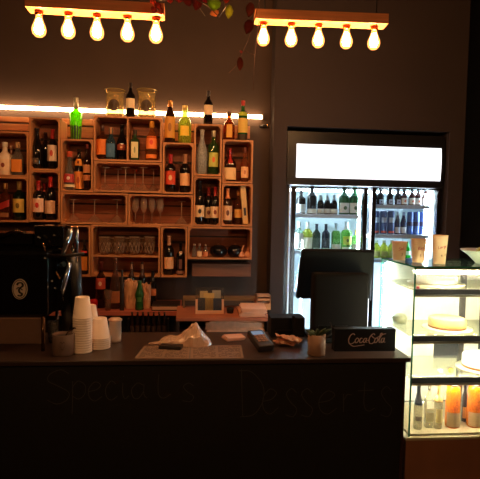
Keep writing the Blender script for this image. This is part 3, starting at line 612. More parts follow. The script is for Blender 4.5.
GL = 'bottles in the left side of the fridge'; GR = 'drinks in the right side of the fridge'
def FB(px, ytop, w_, key, shape, gm, cap, labs, label, group, name='bottle', cat='bottle', dy=0):
    Y = YS+dy; z = ZS[key]; X = at(px, ytop+10, Y).x; h = at(px, ytop, Y).z-z
    bottle(name, cat, X, Y, z, h, pxr(w_*1.12, Y), shape, gm, cap, labs, label, group, n=14)
wl = (235, 240, 240); sil = (210, 220, 225)
FG = M((50, 100, 60), .1); FGL = glass((150, 200, 120), .25, hz=(150, 210, 120)); FY = glass((225, 225, 120), .35, hz=(220, 230, 110)); FC = glass((200, 225, 215), .3, hz=(190, 220, 210))
FB(301, 190, 8.5, 'L1', 'wine', Kdark, (.8, (40, 40, 44), .4, 0), [(.05, .4, wl, 1.2, None)], 'dark wine bottle with large white label, leftmost on the fridge top left shelf', GL, 'wine_bottle')
FB(312, 186, 9, 'L1', 'wine', Kdark, (.8, (30, 26, 28), .4, 0), [(.02, .18, wl, 1.2, None)], 'tall black wine bottle with low white label on the fridge top left shelf', GL, 'wine_bottle')
for x, s in ((320.5, 'left'), (327.3, 'middle'), (334, 'right')):
    FB(x, 195, 6.2, 'L1', 'beer', Kdark, (.72, sil, .3, .6), [(.05, .28, wl, 1.2, None)], s+' one of three small silver-necked dark bottles in the fridge', GL, 'beer_bottle')
FB(344.2, 187, 9.5, 'L1', 'wine', FG, (.86, (60, 100, 70), .4, 0), [(.06, .42, wl, 1.2, (70, 100, 80))], 'green bottle with printed white label, left one on the top left shelf', GL, 'wine_bottle')
FB(354.6, 187, 9.5, 'L1', 'wine', FG, (.86, (60, 100, 70), .4, 0), [(.06, .42, wl, 1.2, (70, 100, 80))], 'green bottle with printed white label, beside the fridge centre post', GL, 'wine_bottle')
FB(299, 222, 8, 'L2', 'wine', FC, (.8, wl, .4, 0), [(.05, .6, wl, 1.2, None)], 'white-labelled clear bottle, leftmost on the second left shelf', GL, 'wine_bottle')
FB(307.5, 222, 9, 'L2', 'wine', FY, (.76, wl, .4, 0), [(.05, .45, (240, 240, 220), 1.2, None)], 'pale yellow bottle with white foil on the second left shelf', GL, 'wine_bottle')
FB(316.5, 224, 7.5, 'L2', 'wine', M((50, 70, 60), .1), (.8, (40, 45, 60), .4, 0), [(.03, .08, (170, 200, 170), 1.0, None)], 'left one of two dark unlabelled bottles on second left shelf', GL, 'wine_bottle')
FB(325.8, 224, 7.5, 'L2', 'wine', M((40, 46, 60), .1), (.8, (36, 40, 60), .4, 0), [(.03, .08, (170, 200, 170), 1.0, None)], 'right one of two dark unlabelled bottles on second left shelf', GL, 'wine_bottle')
FB(336, 223, 8.5, 'L2', 'wine', FGL, (.72, (190, 215, 225), .4, 0), [(.03, .22, wl, 1.2, None)], 'pale blue-foiled bottle with low white label', GL, 'wine_bottle')
FB(346.5, 222, 10, 'L2', 'wine', FGL, (.72, (225, 240, 245), .4, 0), [(.2, .5, (200, 215, 90), .9, (90, 120, 60)), (.03, .12, wl, 1.1, None)], 'white-foiled bottle with yellow-green round label', GL, 'wine_bottle')
FB(356, 230, 7.5, 'L2', 'wine', FGL, (.76, (200, 170, 90), .4, 0), [(.03, .32, wl, 1.2, None)], 'gold-necked bottle beside the fridge centre post', GL, 'wine_bottle')
for k, x in enumerate((300, 309, 318, 327, 337, 347, 356)):
    FB(x, 264, 8, 'L3', 'wine', (FC, FGL)[k % 2], (.8, wl, .4, 0), [(.1, .4, wl, 1.2, None)], ('first', 'second', 'third', 'fourth', 'fifth', 'sixth', 'seventh')[k]+' bottle from the left on the third left shelf, behind the till screen', GL, 'wine_bottle')
for k, x in enumerate((373.5, 380.3, 389.8, 397.8)):
    FB(x, 189.5, 6.2, 'R1', 'slim', M((46, 34, 36), .15), (.9, (60, 50, 50), .4, 0), [(.05, .34, (200, 205, 230), .6, (90, 70, 90))], ('first', 'second', 'third', 'fourth')[k]+' dark small bottle from the left on the top right shelf', GR, 'beer_bottle')
for k, x in enumerate((404, 411.8, 418, 425.3)):
    FB(x, 189.5, 6.3, 'R1', 'beer', M((70, 30, 26), .15), (.9, (60, 70, 70), .4, 0), [(.05, .45, (245, 238, 230), 1.1, (205, 110, 80))], ('first', 'second', 'third', 'fourth')[k]+' white-labelled small bottle from the left on the top right shelf', GR, 'beer_bottle')
for k, x in enumerate((375.8, 383.3, 390.8)):
    FB(x, 211, 6.6, 'R2', 'can', M((84, 96, 138), .3, .4), None, [(.5, .72, (200, 210, 230), .8, None), (.05, .14, (220, 90, 70), .9, None)], ('first', 'second', 'third')[k]+' tall blue and silver drink can from the left', GR, 'drink_can', 'can')
for k, x in enumerate((397.5, 403.5)):
    FB(x, 212, 5.4, 'R2', 'beer', M((50, 50, 84), .2), (.85, (200, 205, 225), .3, .3), [(.05, .32, (225, 225, 240), 1.1, None)], ('left', 'right')[k]+' one of two dark bottles between the blue cans', GR, 'beer_bottle')
for k, x in enumerate((410, 416.3, 422.6)):
    FB(x, 212, 5.9, 'R2', 'can', M((84, 108, 170), .3, .4), None, [(.38, .56, (60, 50, 80), 1.4, None)], ('left', 'middle', 'right')[k]+' one of three blue cans beside the fridge light', GR, 'drink_can', 'can')
for k, x in enumerate((376.3, 384, 391.7)):
    FB(x, 240.5, 7, 'R3', 'slim', FY, (.88, (190, 200, 190), .4, 0), [(.1, .4, (150, 140, 90), 1.1, None)], ('first', 'second', 'third')[k]+' yellowish clear bottle from the left on the third right shelf', GR)
FB(407, 242, 7, 'R3', 'beer', glass((60, 200, 80), .4, hz=(30, 210, 60)), (.88, (60, 140, 70), .4, 0), [(.2, .45, (225, 245, 225), .8, None)], 'bright green bottle glimpsed between two paper cups', GR)
# ---------------------------------------------------------------- counter
ZT = .913; YC0, YC1 = 2.38, 2.93
XR = at(411, 358, YC0).x; XL = -2.2
ZT = at(240, 359.5, YC0).z
cm = M((58, 44, 40), .28, var=.2, scale=12, spec=.6)
bm = BM(); bx(bm, XL, XR, YC0, YC1, ZT-.022, ZT, .003); tag(obj('counter_top', bm, cm), 'dark polished counter top running along the front of the bar', 'counter')
XP = at(403.5, 420, YC0+.03).x
ct = thing('bar_counter', 'black chalkboard-fronted bar counter with chalk writing', 'counter', (0, YC0+.03, 0))
bm = BM(); bx(bm, XL, XP-.012, 0, .02, 0, ZT-.0225); obj('chalkboard_front', bm, M((13, 10, 10), .6, var=.2, scale=8), ct)
bm = BM(); bx(bm, XP-.012, XP, -.004, .40, 0, ZT-.0225); obj('end_trim', bm, wood((60, 34, 24), .35, 2, .6, 50), ct)
bm = BM(); bx(bm, XL, XP-.012, .38, .40, .0, ZT-.0225); obj('back_panel', bm, M((25, 20, 20), .6), ct)
# chalk writing
chalk = M((70, 66, 66), .9)
YQ = YC0+.03-.0012
def cmap(u, v): p = at(u, v, YQ); return (p.x, -.0012, p.z)
bm = BM()
def glyph(ch, x0, x1, yb, yx, wpx=.75):       # baseline yb, x-height line yx
    for st in FONT[ch]: ribbon(bm, [(x0+a*(x1-x0), yb+(yx-yb)*b) for a, b in st], wpx, cmap)
for g_ in (('S', 46, 70, 404, 385), ('p', 70, 87, 400, 381), ('e', 87, 103, 401, 382), ('c', 104, 118, 400, 381), ('i', 118, 130, 399, 382), ('a', 130, 147, 399, 383), ('l', 152, 172, 398, 384), ('s', 180, 197, 402, 384)): glyph(*g_)
obj('chalk_lettering', bm, chalk, ct)
bm = BM()
for g_ in (('D', 239, 264, 417, 390.5), ('e', 261, 279, 414, 389), ('s', 283, 300, 417, 390), ('s', 298, 316, 417, 390), ('e', 317, 338, 414, 391), ('r', 340, 354, 412, 394), ('t', 356, 376, 412, 392), ('s', 378, 395, 417, 388)): glyph(*g_)
obj('chalk_lettering', bm, chalk, ct)
bm = BM(); ribbon(bm, [(104, 414), (112, 406), (124, 405), (132, 409), (130, 404), (142, 411), (155, 411)], .6, cmap)
obj('chalk_flourish', bm, M((46, 43, 43), .9), ct)
for (xa, xb, yy) in ((60, 74, 438), (84, 132, 443), (158, 168, 436), (190, 226, 440), (258, 300, 430), (318, 352, 452)):
    bm = BM(); k = int((xb-xa)/3); ribbon(bm, [(xa+3*i, yy+(3.2 if i % 2 else -3.2)*(.5+.5*random.random())) for i in range(k+1)], .4, cmap); obj('chalk_scribble', bm, M((46, 43, 43), .9), ct)
# ---------------------------------------------------------------- things on the counter
def ctr(px, py): return atz(px, py, ZT)
def menu(cs, label):
    P = [ctr(*c) for c in cs]; c = sum(P, V(0, 0, 0))/4; bm = BM()
    t = thing('menu_sheet', label, 'menu', (c.x, c.y, ZT+.0006), group='menus on the counter')
    bot = [bm.verts.new((p.x-c.x, p.y-c.y, 0)) for p in P]; top = [bm.verts.new((p.x-c.x, p.y-c.y, .0012)) for p in P]
    bm.faces.new(top); bm.faces.new(bot[::-1])
    for i in range(4): bm.faces.new((bot[i], bot[(i+1) % 4], top[(i+1) % 4], top[i]))
    obj('paper_sheet', bm, M((150, 120, 100), .5), t)
    bm = BM(); q = [p-c for p in P]
    def uv(u, v): a = q[0].lerp(q[1], u); b = q[3].lerp(q[2], u); r = a.lerp(b, v); return (r.x, r.y, .0016)
    for cu in range(2):
        u0 = .05+cu*.48
        for i in range(17):
            v0 = .07+i*.052; u = u0
            while u < u0+.42:
                l = random.uniform(.03, .12)
                if random.random() < .82:
                    e = min(u+l, u0+.43); bm.faces.new([bm.verts.new(uv(a, b)) for a, b in ((u, v0), (e, v0), (e, v0+.022), (u, v0+.022))])
                u += l+.015
    obj('printed_lines', bm, M((70, 50, 44), .7), t)
menu([(144.5, 346), (190, 346.2), (189, 359.0), (134.5, 358.6)], 'printed paper menu lying left of the other on the counter')
menu([(190.8, 346.2), (241, 345.5), (243.8, 358.3), (190.3, 359.0)], 'printed paper menu lying right of the other, below the crumpled bag')
# paper cup stacks
cupm = M((250, 228, 210), .55, var=.04)
def cup_mesh(bm, z, H, Rb, Rt, up=False):
    """takeaway cup; upside down: wide rolled rim at the bottom"""
    P = [(Rt*.96, 0), (Rt+.002, .001), (Rt+.0025, .004), (Rt, .006), (Rb, H-.002), (Rb-.002, H), (Rb-.004, H-.006), (0, H-.006)]
    if up: P = [(r, H-zz) for r, zz in P]
    lathe(bm, [(r, z+zz) for r, zz in P], 28)
def stack(px, ybase, ytop, wb, wt, n, Hc, step, label, group='stacks of paper cups'):
    c = ctr(px, ybase); Y = c.y
    Rb, Rt = pxr(wt, Y), pxr(wb, Y)
    for i in range(n):
        bm = BM(); cup_mesh(bm, 0, Hc, Rb, Rt)
        lab = label % (('lowest' if i == 0 else 'topmost' if i == n-1 else 'number %d from the bottom' % (i+1)))
        tag(obj('paper_cup', bm, cupm, None, (c.x, Y, ZT+.0005+i*step)), lab, 'cup', group)
c = ctr(82, 351); sY = c.y/F
Hc = 21*sY; stp = (at(82, 296.5, c.y).z-ZT-Hc)/14
stack(82.3, 351.5, 296, 18.2, 13.6, 15, Hc, stp, 'white paper cup upside down in tall stack by grey pot, %s', 'tall stack of paper cups')
c = ctr(91, 345); Hc2 = .075; st2 = (at(91, 306, c.y).z-ZT-Hc2)/12
stack(90.2, 343.5, 306, 15, 11, 13, Hc2, st2, 'white paper cup in half hidden rear stack, %s', 'half hidden stack of paper cups')
c = ctr(99.5, 348); Hc = 20*c.y/F; st3 = (at(99.5, 318.3, c.y).z-ZT-Hc)/5
stack(99.5, 347.5, 318, 20.5, 14, 6, Hc, st3, 'white paper cup upside down in short stack, %s', 'short stack of paper cups')
c = ctr(112, 343)
t = thing('lidded_paper_cup', 'tall white lidded paper cup behind the short cup stack', 'cup', (c.x+.012, c.y+.03, ZT+.0005)); R = pxr(12, c.y); h = at(112, 318, c.y+.03).z-ZT
bm = BM(); lathe(bm, [(0, 0), (R*.95, 0), (R*1.0, h*.1), (R*1.0, h*.9), (R*1.1, h*.9)], 24); obj('cup_body', bm, cupm, t)
bm = BM(); lathe(bm, [(R*1.1, h*.88), (R*1.14, h*.9), (R*1.14, h*.95), (R*.9, h*.97), (R*.85, h), (0, h)], 24); obj('cup_lid', bm, M((215, 175, 150), .4), t)
# grey pot with spoons
c = ctr(63.5, 354); t = thing('utensil_pot', 'matte grey round pot with faint heart mark beside tall cup stack', 'pot', (c.x, c.y, ZT+.0005)); R = pxr(21, c.y); h = at(63.5, 333.5, c.y).z-ZT
bm = BM(); lathe(bm, [(0, 0), (R*.93, 0), (R*.96, .004), (R, h-.002), (R*.97, h), (R*.92, h), (R*.88, .008), (0, .008)], 32); obj('pot_body', bm, M((118, 96, 88), .7), t)
bm = BM(); mp = lambda u, v: ((R+.0008)*math.sin(u), -(R+.0008)*math.cos(u), v)
ribbon(bm, [(.12, h*.62), (.0, h*.7), (-.1, h*.58), (.12, h*.32), (.34, h*.58), (.24, h*.7), (.12, h*.62)], .03 if False else .004, lambda u, v: mp(u, v)); obj('heart_mark', bm, M((80, 60, 56), .7), t)
bm = BM(); lathe(bm, [(0, h*.85), (R*.9, h*.85)], 20); obj('coffee_beans', bm, M((26, 16, 12), .6, bump=.8, scale=200), t)
bm = BM(); tube(bm, [(-.01, 0, h*.5), (.015, .01, h*1.0), (.045, .01, h*1.22)], .003, 6); bmesh.ops.create_uvsphere(bm, u_segments=10, v_segments=6, radius=.010, matrix=Matrix.Translation((.050, .01, h*1.24)) @ Matrix.Diagonal((1.4, 1, .4, 1))); obj('spoon', bm, M((120, 90, 80), .25, 1), t)
# black jug and glass beside machine
c = ctr(68, 341); t = thing('black_jug', 'dark open jug standing behind the grey pot', 'jug', (c.x, c.y, ZT+.0005)); h = at(68, 297.5, c.y).z-ZT; R = pxr(15, c.y)
bm = BM(); lathe(bm, [(0, 0), (R*.62, 0), (R*.66, h*.05), (R*.7, h*.35), (R, h), (R*.95, h), (R*.62, h*.3), (0, h*.1)], 24); obj('jug_body', bm, M((30, 20, 17), .5), t)
c = ctr(53, 342); tumbler(53, 321, 11, ZT+.0005, c.y, 'small clear glass beside the steel panel of the coffee machine', None, glass((170, 170, 170), .15), 'drinking_glass')
# ---------------------------------------------------------------- espresso machine
YE = 2.56; ex = lambda x, y=280: at(x, y, YE).x; ez = lambda y, x=30: at(x, y, YE).z
em = thing('espresso_machine', 'large black espresso machine with oval badge at the left end of the counter', 'coffee machine', (ex(20), YE, ZT+.0003))
eo = em.location
gb = M((13, 11, 11), .12, spec=.6, var=.05)
bm = BM(); bx(bm, ex(-70)-eo.x, ex(48)-eo.x, 0, .30, ez(317)-eo.z, ez(252)-eo.z, .012); obj('machine_body', bm, gb, em)
# curved side cowl
bm = BM()
prof = [(45, 317), (58, 314), (66, 300), (66, 280), (62, 262), (56, 250), (45, 246), (0, 245), (-60, 245), (-60, 317)]
f = [bm.verts.new((ex(x, y)-eo.x, .10, ez(y)-eo.z)) for x, y in prof]; k = [bm.verts.new((v.co.x, .27, v.co.z)) for v in f]
bm.faces.new(f); bm.faces.new(k[::-1])
for i in range(len(f)): bm.faces.new((f[i], f[(i+1) % len(f)], k[(i+1) % len(f)], k[i]))
bmesh.ops.bevel(bm, geom=bm.edges[:], offset=.006, segments=2, affect='EDGES'); obj('side_cowl', bm, gb, em)
bm = BM()
bx(bm, ex(-70, 235)-eo.x, ex(29, 235)-eo.x, .06, .28, ez(246)-eo.z, ez(234)-eo.z, .006); bx(bm, ex(31, 240)-eo.x, ex(61, 240)-eo.x, .05, .28, ez(247)-eo.z, ez(226)-eo.z, .006); obj('cup_tray', bm, gb, em)
bm = BM(); tube(bm, [(ex(-10, 236)-eo.x, .04, ez(241)-eo.z), (ex(5, 236)-eo.x, .035, ez(235)-eo.z), (ex(14, 236)-eo.x, .035, ez(231.5)-eo.z), (ex(21, 236)-eo.x, .04, ez(234)-eo.z)], [.012, .01, .011, .009], 10); obj('tray_handle', bm, M((90, 60, 50), .15, 1), em)
# badge
c0 = V(ex(20, 289)-eo.x, -.002, ez(289, 20)-eo.z)
bm = BM()
def disc(bm, c, rx, rz, y, th, n=28):
    f = [bm.verts.new((c.x+rx*math.cos(2*PI*k/n), y, c.z+rz*math.sin(2*PI*k/n))) for k in range(n)]
    b = [bm.verts.new((v.co.x, y+th, v.co.z)) for v in f]; bm.faces.new(f); bm.faces.new(b[::-1])
    for i in range(n): bm.faces.new((f[i], f[(i+1) % n], b[(i+1) % n], b[i]))
s = YE/F
disc(bm, c0, 7.2*s, 10*s, -.005, .005); bd = obj('oval_badge', bm, M((205, 188, 172), .35, 0), em)
bm = BM(); mpb = lambda u, v: (c0.x+u*s, -.0062, c0.z+v*s)
ribbon(bm, [(6.2*math.cos(2*PI*k/24), 8.8*math.sin(2*PI*k/24)) for k in range(25)], .7, mpb)
ribbon(bm, [(-2.5, 4), (-1, 6), (2, 6), (3, 3.5), (1, 1.5), (-.5, -.5), (0, -3), (2.2, -4.5), (1, -6.5), (-2, -6)], 1.3, mpb, .6); ribbon(bm, [(-3, 0), (-1.5, 1.5), (.5, 1), (2.8, -1)], 1.0, mpb)
obj('badge_emblem', bm, M((20, 16, 15), .4), bd)
# steel drip panel with leg
bm = BM(); bx(bm, ex(-70, 325)-eo.x, ex(45.5, 325)-eo.x, -.015, .0, ez(343)-eo.z, ez(317.5)-eo.z, .003); obj('steel_panel', bm, M((120, 92, 78), .5, .2), em)
for xx, yy in ((43.5, -.010), (-55, -.010), (43.5, .26), (-55, .26)):
    bm = BM(); tube(bm, [(ex(xx, 340)-eo.x, yy, .0), (ex(xx, 340)-eo.x, yy, ez(316)-eo.z)], .009, 10); obj('leg', bm, M((110, 80, 60), .25, 1), em)
# levers and steam wand
chr_ = M((215, 228, 240), .2, 1)
def eT(name, pts, r, mat):
    bm = BM(); tube(bm, [tuple(V(at(x, y, YE+d).x, YE+d, at(x, y, YE+d).z)-eo) for x, y, d in pts], r, 10); return obj(name, bm, mat, em)
eT('lever', [(70.5, 229, .0), (66.5, 243, .0), (62.5, 255, .0)], [.015, .014, .010], chr_)
eT('lever', [(76.5, 229, .03), (77, 240, .03), (77, 262, .03)], [.011, .007, .007], chr_)
eT('lever_cap', [(66, 227.5, .02), (77.5, 228.5, .02)], .011, M((200, 150, 120), .15, 1))
eT('cross_bar', [(48, 256, .02), (66, 256, .02), (84, 253.5, .02)], [.012, .010, .008], M((30, 22, 20), .3))
eT('valve_knob', [(60, 266, -.005), (64, 264, -.03)], [.014, .013], M((60, 80, 90), .2, .8))
eT('steam_wand', [(70, 262, .02), (66, 276, .01), (62.8, 290, .0), (62.5, 300, .0)], [.010, .012, .011, .006], chr_)
eT('boiler_column', [(73, 256, .17), (75, 300, .17), (72, 336, .17)], [.040, .038, .034], M((12, 10, 10), .4))
eT('trim_strip', [(43, 243, -.004), (45.5, 251, -.004)], .0035, M((225, 170, 130), .2, 1))
eT('trim_strip', [(56, 272, .0), (60, 279, .0)], .004, M((235, 180, 120), .2, 1))
for x, y in ((40, 238), (54, 235), (45, 258), (52, 281), (48, 287), (55, 288), (38, 237)):
    eT('rivet', [(x, y, .012), (x, y, -.006)], .004, chr_)
# ---------------------------------------------------------------- phone, bag, napkins
c = ctr(171, 348.5); t = thing('card_wallet', 'black slim folded wallet lying on the left menu', 'wallet', (c.x, c.y, ZT+.0025), -.22)
bm = BM(); bx(bm, -.056, .056, -.03, .03, 0, .016, .004); obj('wallet_cover', bm, M((18, 14, 14), .35), t)
bm = BM(); bx(bm, -.05, .05, -.031, -.029, .006, .010); obj('wallet_seam', bm, M((50, 38, 34), .5), t)
# crumpled clear plastic bag
def bag():
    rnd = random.Random(12); Y = 2.68; X0, X1 = at(158, 338, Y).x, at(212, 338, Y).x; W = (X1-X0)/2; nx, ny = 26, 14; dep = .17
    ks = [(rnd.uniform(-1, 1), rnd.uniform(-1, 1), rnd.uniform(0, 6.28), rnd.uniform(4, 9)) for _ in range(7)]
    bm = BM(); g = []
    for j in range(ny+1):
        row = []
        for i in range(nx+1):
            u, v = i/nx*2-1, j/ny*2-1; e = (max(0, 1-u*u)*max(0, 1-v*v))**.35
            base = .022+.058*math.exp(-((u-.38)**2)*5)+.018*math.exp(-((u+.6)**2)*9)
            fold = sum(abs(math.sin(f*(a*u+b*v)+p)) for a, b, p, f in ks)/7
            row.append(bm.verts.new((u*W*(1-.12*v*v), v*dep/2*(1-.35*abs(u-.3)), base*e*(.35+1.15*fold))))
        g.append(row)
    for j in range(ny):
        for i in range(nx): bm.faces.new((g[j][i], g[j][i+1], g[j+1][i+1], g[j+1][i]))
    t = thing('plastic_bag', 'crumpled glossy plastic bag lying behind the menus', 'bag', ((X0+X1)/2, Y, ZT+.001))
    obj('bag_film', bm, M((205, 168, 146), .16, spec=.8, var=.3, scale=25), t)
    bm = BM(); tube(bm, catmull([(-W*.9, -.03, .006), (-W*1.12, -.05, .012), (-W*1.3, -.035, .006), (-W*1.18, -.01, .005), (-W*.9, -.01, .01)]), .005, 6); obj('bag_handle', bm, M((205, 168, 146), .2, spec=.8), t)
bag()
c = ctr(234, 339)
def sheets(name, label, cat, c, w_, d, n, mat, rz=0, th=.0012, jit=.006, z=None, layered=True):
    t = thing(name, label, cat, (c.x, c.y, (ZT+.0006) if z is None else z), rz)
    rnd = random.Random(int(c.x*1000))
    for i in range(n):
        bm = BM(); add_box(bm, (rnd.uniform(-jit, jit), rnd.uniform(-jit, jit), th*(i+.5)*1.02), (w_, d, th), 0, Matrix.Rotation(rnd.uniform(-.1, .1), 3, 'Z')); obj('sheet', bm, mat, t)
    return t
sheets('napkin_pile', 'small pile of pinkish napkins behind the right menu', 'napkins', c, .10, .085, 7, M((222, 168, 145), .7), .25, .0022)
# card terminal
c = ctr(260, 348); t = thing('card_terminal', 'grey handheld card payment terminal with lit screen', 'card terminal', (c.x, c.y, ZT+.0005), .28)
rx = Matrix.Rotation(.28, 3, 'X')
tb = M((46, 38, 38), .4)
bm = BM(); vs = bx(bm, -.042, .042, -.08, .08, -.016, .020, .008); bmesh.ops.rotate(bm, verts=bm.verts[:], cent=V(0, 0, 0), matrix=rx); bmesh.ops.translate(bm, verts=bm.verts[:], vec=V(0, 0, .036)); obj('terminal_body', bm, tb, t)
def tp(name, x0, x1, y0, y1, mat, par=None, h=.0018):
    bm = BM(); bx(bm, x0, x1, y0, y1, .020, .020+h, .0004); bmesh.ops.rotate(bm, verts=bm.verts[:], cent=V(0, 0, 0), matrix=rx); bmesh.ops.translate(bm, verts=bm.verts[:], vec=V(0, 0, .036)); return obj(name, bm, mat, t)
tp('screen', -.03, .03, .03, .064, emit((.42, .5, .66), .42))
for r_ in range(4):
    for c_ in range(3): tp('key_button', -.028+c_*.02, -.012+c_*.02, .012-r_*.017, .023-r_*.017, M((170, 120, 95), .5), h=.003)
# receipts
c = ctr(288, 345); t = thing('receipt_heap', 'heap of crumpled peach receipts between card terminal and plant', 'receipts', (c.x, c.y, ZT+.001)); rnd = random.Random(4)
for i in range(8):
    bm = BM(); L_, W_ = rnd.uniform(.07, .12), rnd.uniform(.05, .07); an = rnd.uniform(-.9, .9); ph = rnd.uniform(0, 6); ox_, oy_ = rnd.uniform(-.03, .03), rnd.uniform(-.02, .02); tl = rnd.uniform(-.25, .25); g = []
    for j in range(5):
        row = []
        for k in range(9):
            u, v = (k/8-.5)*L_, (j/4-.5)*W_
            z_ = .004+i*.0042+.008*abs(math.sin(ph+k*.9+j*.4))+max(0, tl*u+.1*abs(v)*(i % 2))
            row.append(bm.verts.new((ox_+u*math.cos(an)-v*math.sin(an), oy_+u*math.sin(an)+v*math.cos(an), z_)))
        g.append(row)
    for j in range(4):
        for k in range(8): bm.faces.new((g[j][k], g[j][k+1], g[j+1][k+1], g[j+1][k]))
    bmesh.ops.solidify(bm, geom=bm.faces[:], thickness=.0006)
    obj('receipt', bm, M((228, 178, 148), .75), t)
# plant
c = ctr(316.3, 354.5); t = thing('potted_succulent', 'small succulent in a plain pale cylindrical pot', 'plant', (c.x, c.y, ZT+.0005)); R = pxr(18.3, c.y); h = at(316.3, 334, c.y).z-ZT
bm = BM(); lathe(bm, [(0, 0), (R*.95, 0), (R, .004), (R, h), (R*.92, h), (R*.9, h*.8), (0, h*.8)], 32); obj('pot', bm, M((150, 116, 96), .65), t)
bm = BM(); lathe(bm, [(0, h*.86), (R*.91, h*.84)], 20); obj('soil', bm, M((28, 20, 16), .9), t)
for k in range(11):
    a = k*2.4+.4; el = .5+.1*(k % 4)*1.6; ln = .055+.015*((k*7) % 3)
    bm = BM(); d = V(math.cos(a)*math.cos(el), math.sin(a)*math.cos(el), math.sin(el)); b0 = V(0, 0, h*.84)
    pts = [b0+d*ln*q+V(0, 0, -.010*(q*q)) for q in (0, .3, .6, .85, 1.05)]
    tube(bm, pts, [.004, .0085, .008, .005, .0008], 7); bmesh.ops.scale(bm, verts=bm.verts[:], vec=V(1, 1, 1)); obj('leaf', bm, M((62, 78, 50), .5), t)
# Coca-Cola block
YK = 2.50
x0, x1 = at(334.5, 345, YK).x, at(395.5, 345, YK).x; zt = at(365, 329, YK).z
t = thing('napkin_dispenser', 'black box lettered Coca-Cola in pale script beside the display case', 'dispenser', ((x0+x1)/2, YK, ZT+.0005))
W = (x1-x0)/2; H = zt-ZT
bm = BM(); bx(bm, -W, W, 0, .055, 0, H, .003); obj('box_body', bm, M((15, 13, 14), .7, spec=.3), t)
bm = BM(); SC = YK/F
lg = lambda u, v: ((u-365.0)*SC, -.0012, (v_ := (340.5-v)*SC)+H*.52)
cc = [  # script strokes in photo pixels of the sign's face, u right, v down
 [(353.5, 334.2), (351.5, 332.8), (348.5, 335.2), (347, 339.5), (348, 343), (351, 343.2), (354.5, 340.5)],
 [(356.3, 337.3), (354.2, 339.5), (354.6, 342.5), (356.8, 341.5), (357.8, 338.6), (356.3, 337.3)],
 [(361.6, 338.2), (360.3, 337.6), (358.9, 340), (359.3, 342.4), (361, 342), (363, 340)],
 [(366, 337.8), (364, 338), (362.8, 340.6), (363.6, 342.4), (365.2, 340.8), (366.4, 337.6), (365.6, 341.5), (367.2, 341.9)],
 [(366.6, 340.2), (369.2, 339.6)],
 [(375, 334.4), (373.4, 332.9), (370.4, 335.4), (368.8, 339.5), (369.8, 343), (372.6, 343.2), (375, 341)],
 [(377, 337.3), (375, 339.5), (375.4, 342.5), (377.4, 341.5), (378.4, 338.6), (377, 337.3)],
 [(378.6, 340.2), (381.2, 336.5), (382.8, 332.8), (381.3, 333), (379.9, 338), (379.9, 342), (381.4, 341.8)],
 [(385, 337.6), (383, 338), (381.9, 340.6), (382.6, 342.4), (384.4, 340.8), (385.6, 337.4), (384.8, 341.5), (386.6, 341.9)],
 [(347.3, 342.8), (352, 346), (359, 345.4), (364, 344.6)],
 [(371, 334.8), (375, 337.8), (379.5, 336), (384, 333.6), (387, 333.0)],
]
for s_ in cc: ribbon(bm, [(u, v+1.2) for u, v in s_], .62, lg, .75)
obj('script_lettering', bm, M((205, 175, 165), .6), t)
# ---------------------------------------------------------------- till (point of sale) seen from behind
YP = 2.74
t = thing('till_terminal', 'black till with tilted screen seen from behind, in front of the fridge', 'till', (at(337, 300, YP).x, YP, ZT+.0005)); o0 = t.location.copy()
bk = M((11, 9, 10), .7, spec=.3)
def pp(x, y, Y): q = at(x, y, Y); return q-o0
bm = BM()
cs = [pp(302.2, 250.5, YP-.02), pp(374.5, 251.5, YP-.02), pp(369.5, 299, YP+.10), pp(296.2, 299, YP+.10)]
nrm = (cs[1]-cs[0]).cross(cs[3]-cs[0]).normalized()
if nrm.y < 0: nrm = -nrm
f = [bm.verts.new(c) for c in cs]; k = [bm.verts.new(c+nrm*.028) for c in cs]
bm.faces.new(f); bm.faces.new(k[::-1])
for i in range(4): bm.faces.new((f[i], f[(i+1) % 4], k[(i+1) % 4], k[i]))
bmesh.ops.bevel(bm, geom=bm.edges[:], offset=.005, segments=2, affect='EDGES'); obj('screen_panel', bm, bk, t)
bm = BM(); a, b = pp(313.5, 300, YP-.06), pp(369, 300, YP-.06); ztp = pp(340, 273.5, YP-.06).z
bx(bm, a.x, b.x, -.06, .02, 0.02, ztp, .014); obj('rear_housing', bm, M((18, 14, 15), .8, spec=.25), t)
bm = BM(); bx(bm, a.x-.005, b.x+.004, -.08, .16, 0, .022, .006); obj('till_base', bm, bk, t)
bm = BM(); bx(bm, a.x+.03, a.x+.09, -.064, -.0605, .05, .09); bx(bm, a.x+.12, a.x+.19, -.064, -.0605, .05, .09); obj('port_cover', bm, M((10, 9, 9), .3), t)
bm = BM(); tube(bm, [pp(330, 322, YP-.08), pp(334, 332, YP-.10), pp(326, 338, YP-.12)], .004, 8); obj('cable', bm, M((14, 12, 12), .4), t)
c = ctr(298, 345); t = thing('customer_display', 'small dark angled display panel on a post between receipts and plant', 'display', (c.x, c.y+.10, ZT+.0005))
q = lambda x, y: at(x, y, c.y+.10)-t.location
bm = BM(); vs = [q(292.5, 316), (q(294.5, 316)), q(303, 331), q(296, 341), q(292.8, 334)]
f = [bm.verts.new(v) for v in vs]; k = [bm.verts.new(v+V(0, .02, 0)) for v in vs]; bm.faces.new(f); bm.faces.new(k[::-1])
for i in range(5): bm.faces.new((f[i], f[(i+1) % 5], k[(i+1) % 5], k[i]))
obj('display_panel', bm, bk, t)
bm = BM(); tube(bm, [(0, .01, 0), (0, .01, .05)], .006, 8); obj('post', bm, bk, t)
c2 = ctr(283, 333); t = thing('cash_drawer', 'low black cash drawer box behind the receipts', 'box', (at(285, 322, 2.80).x, 2.80, ZT+.0005))
bm = BM(); bx(bm, at(271, 322, 2.8).x-t.location.x, at(305, 322, 2.8).x-t.location.x, 0, .12, 0, at(285, 318, 2.8).z-ZT, .004); obj('drawer_body', bm, bk, t)
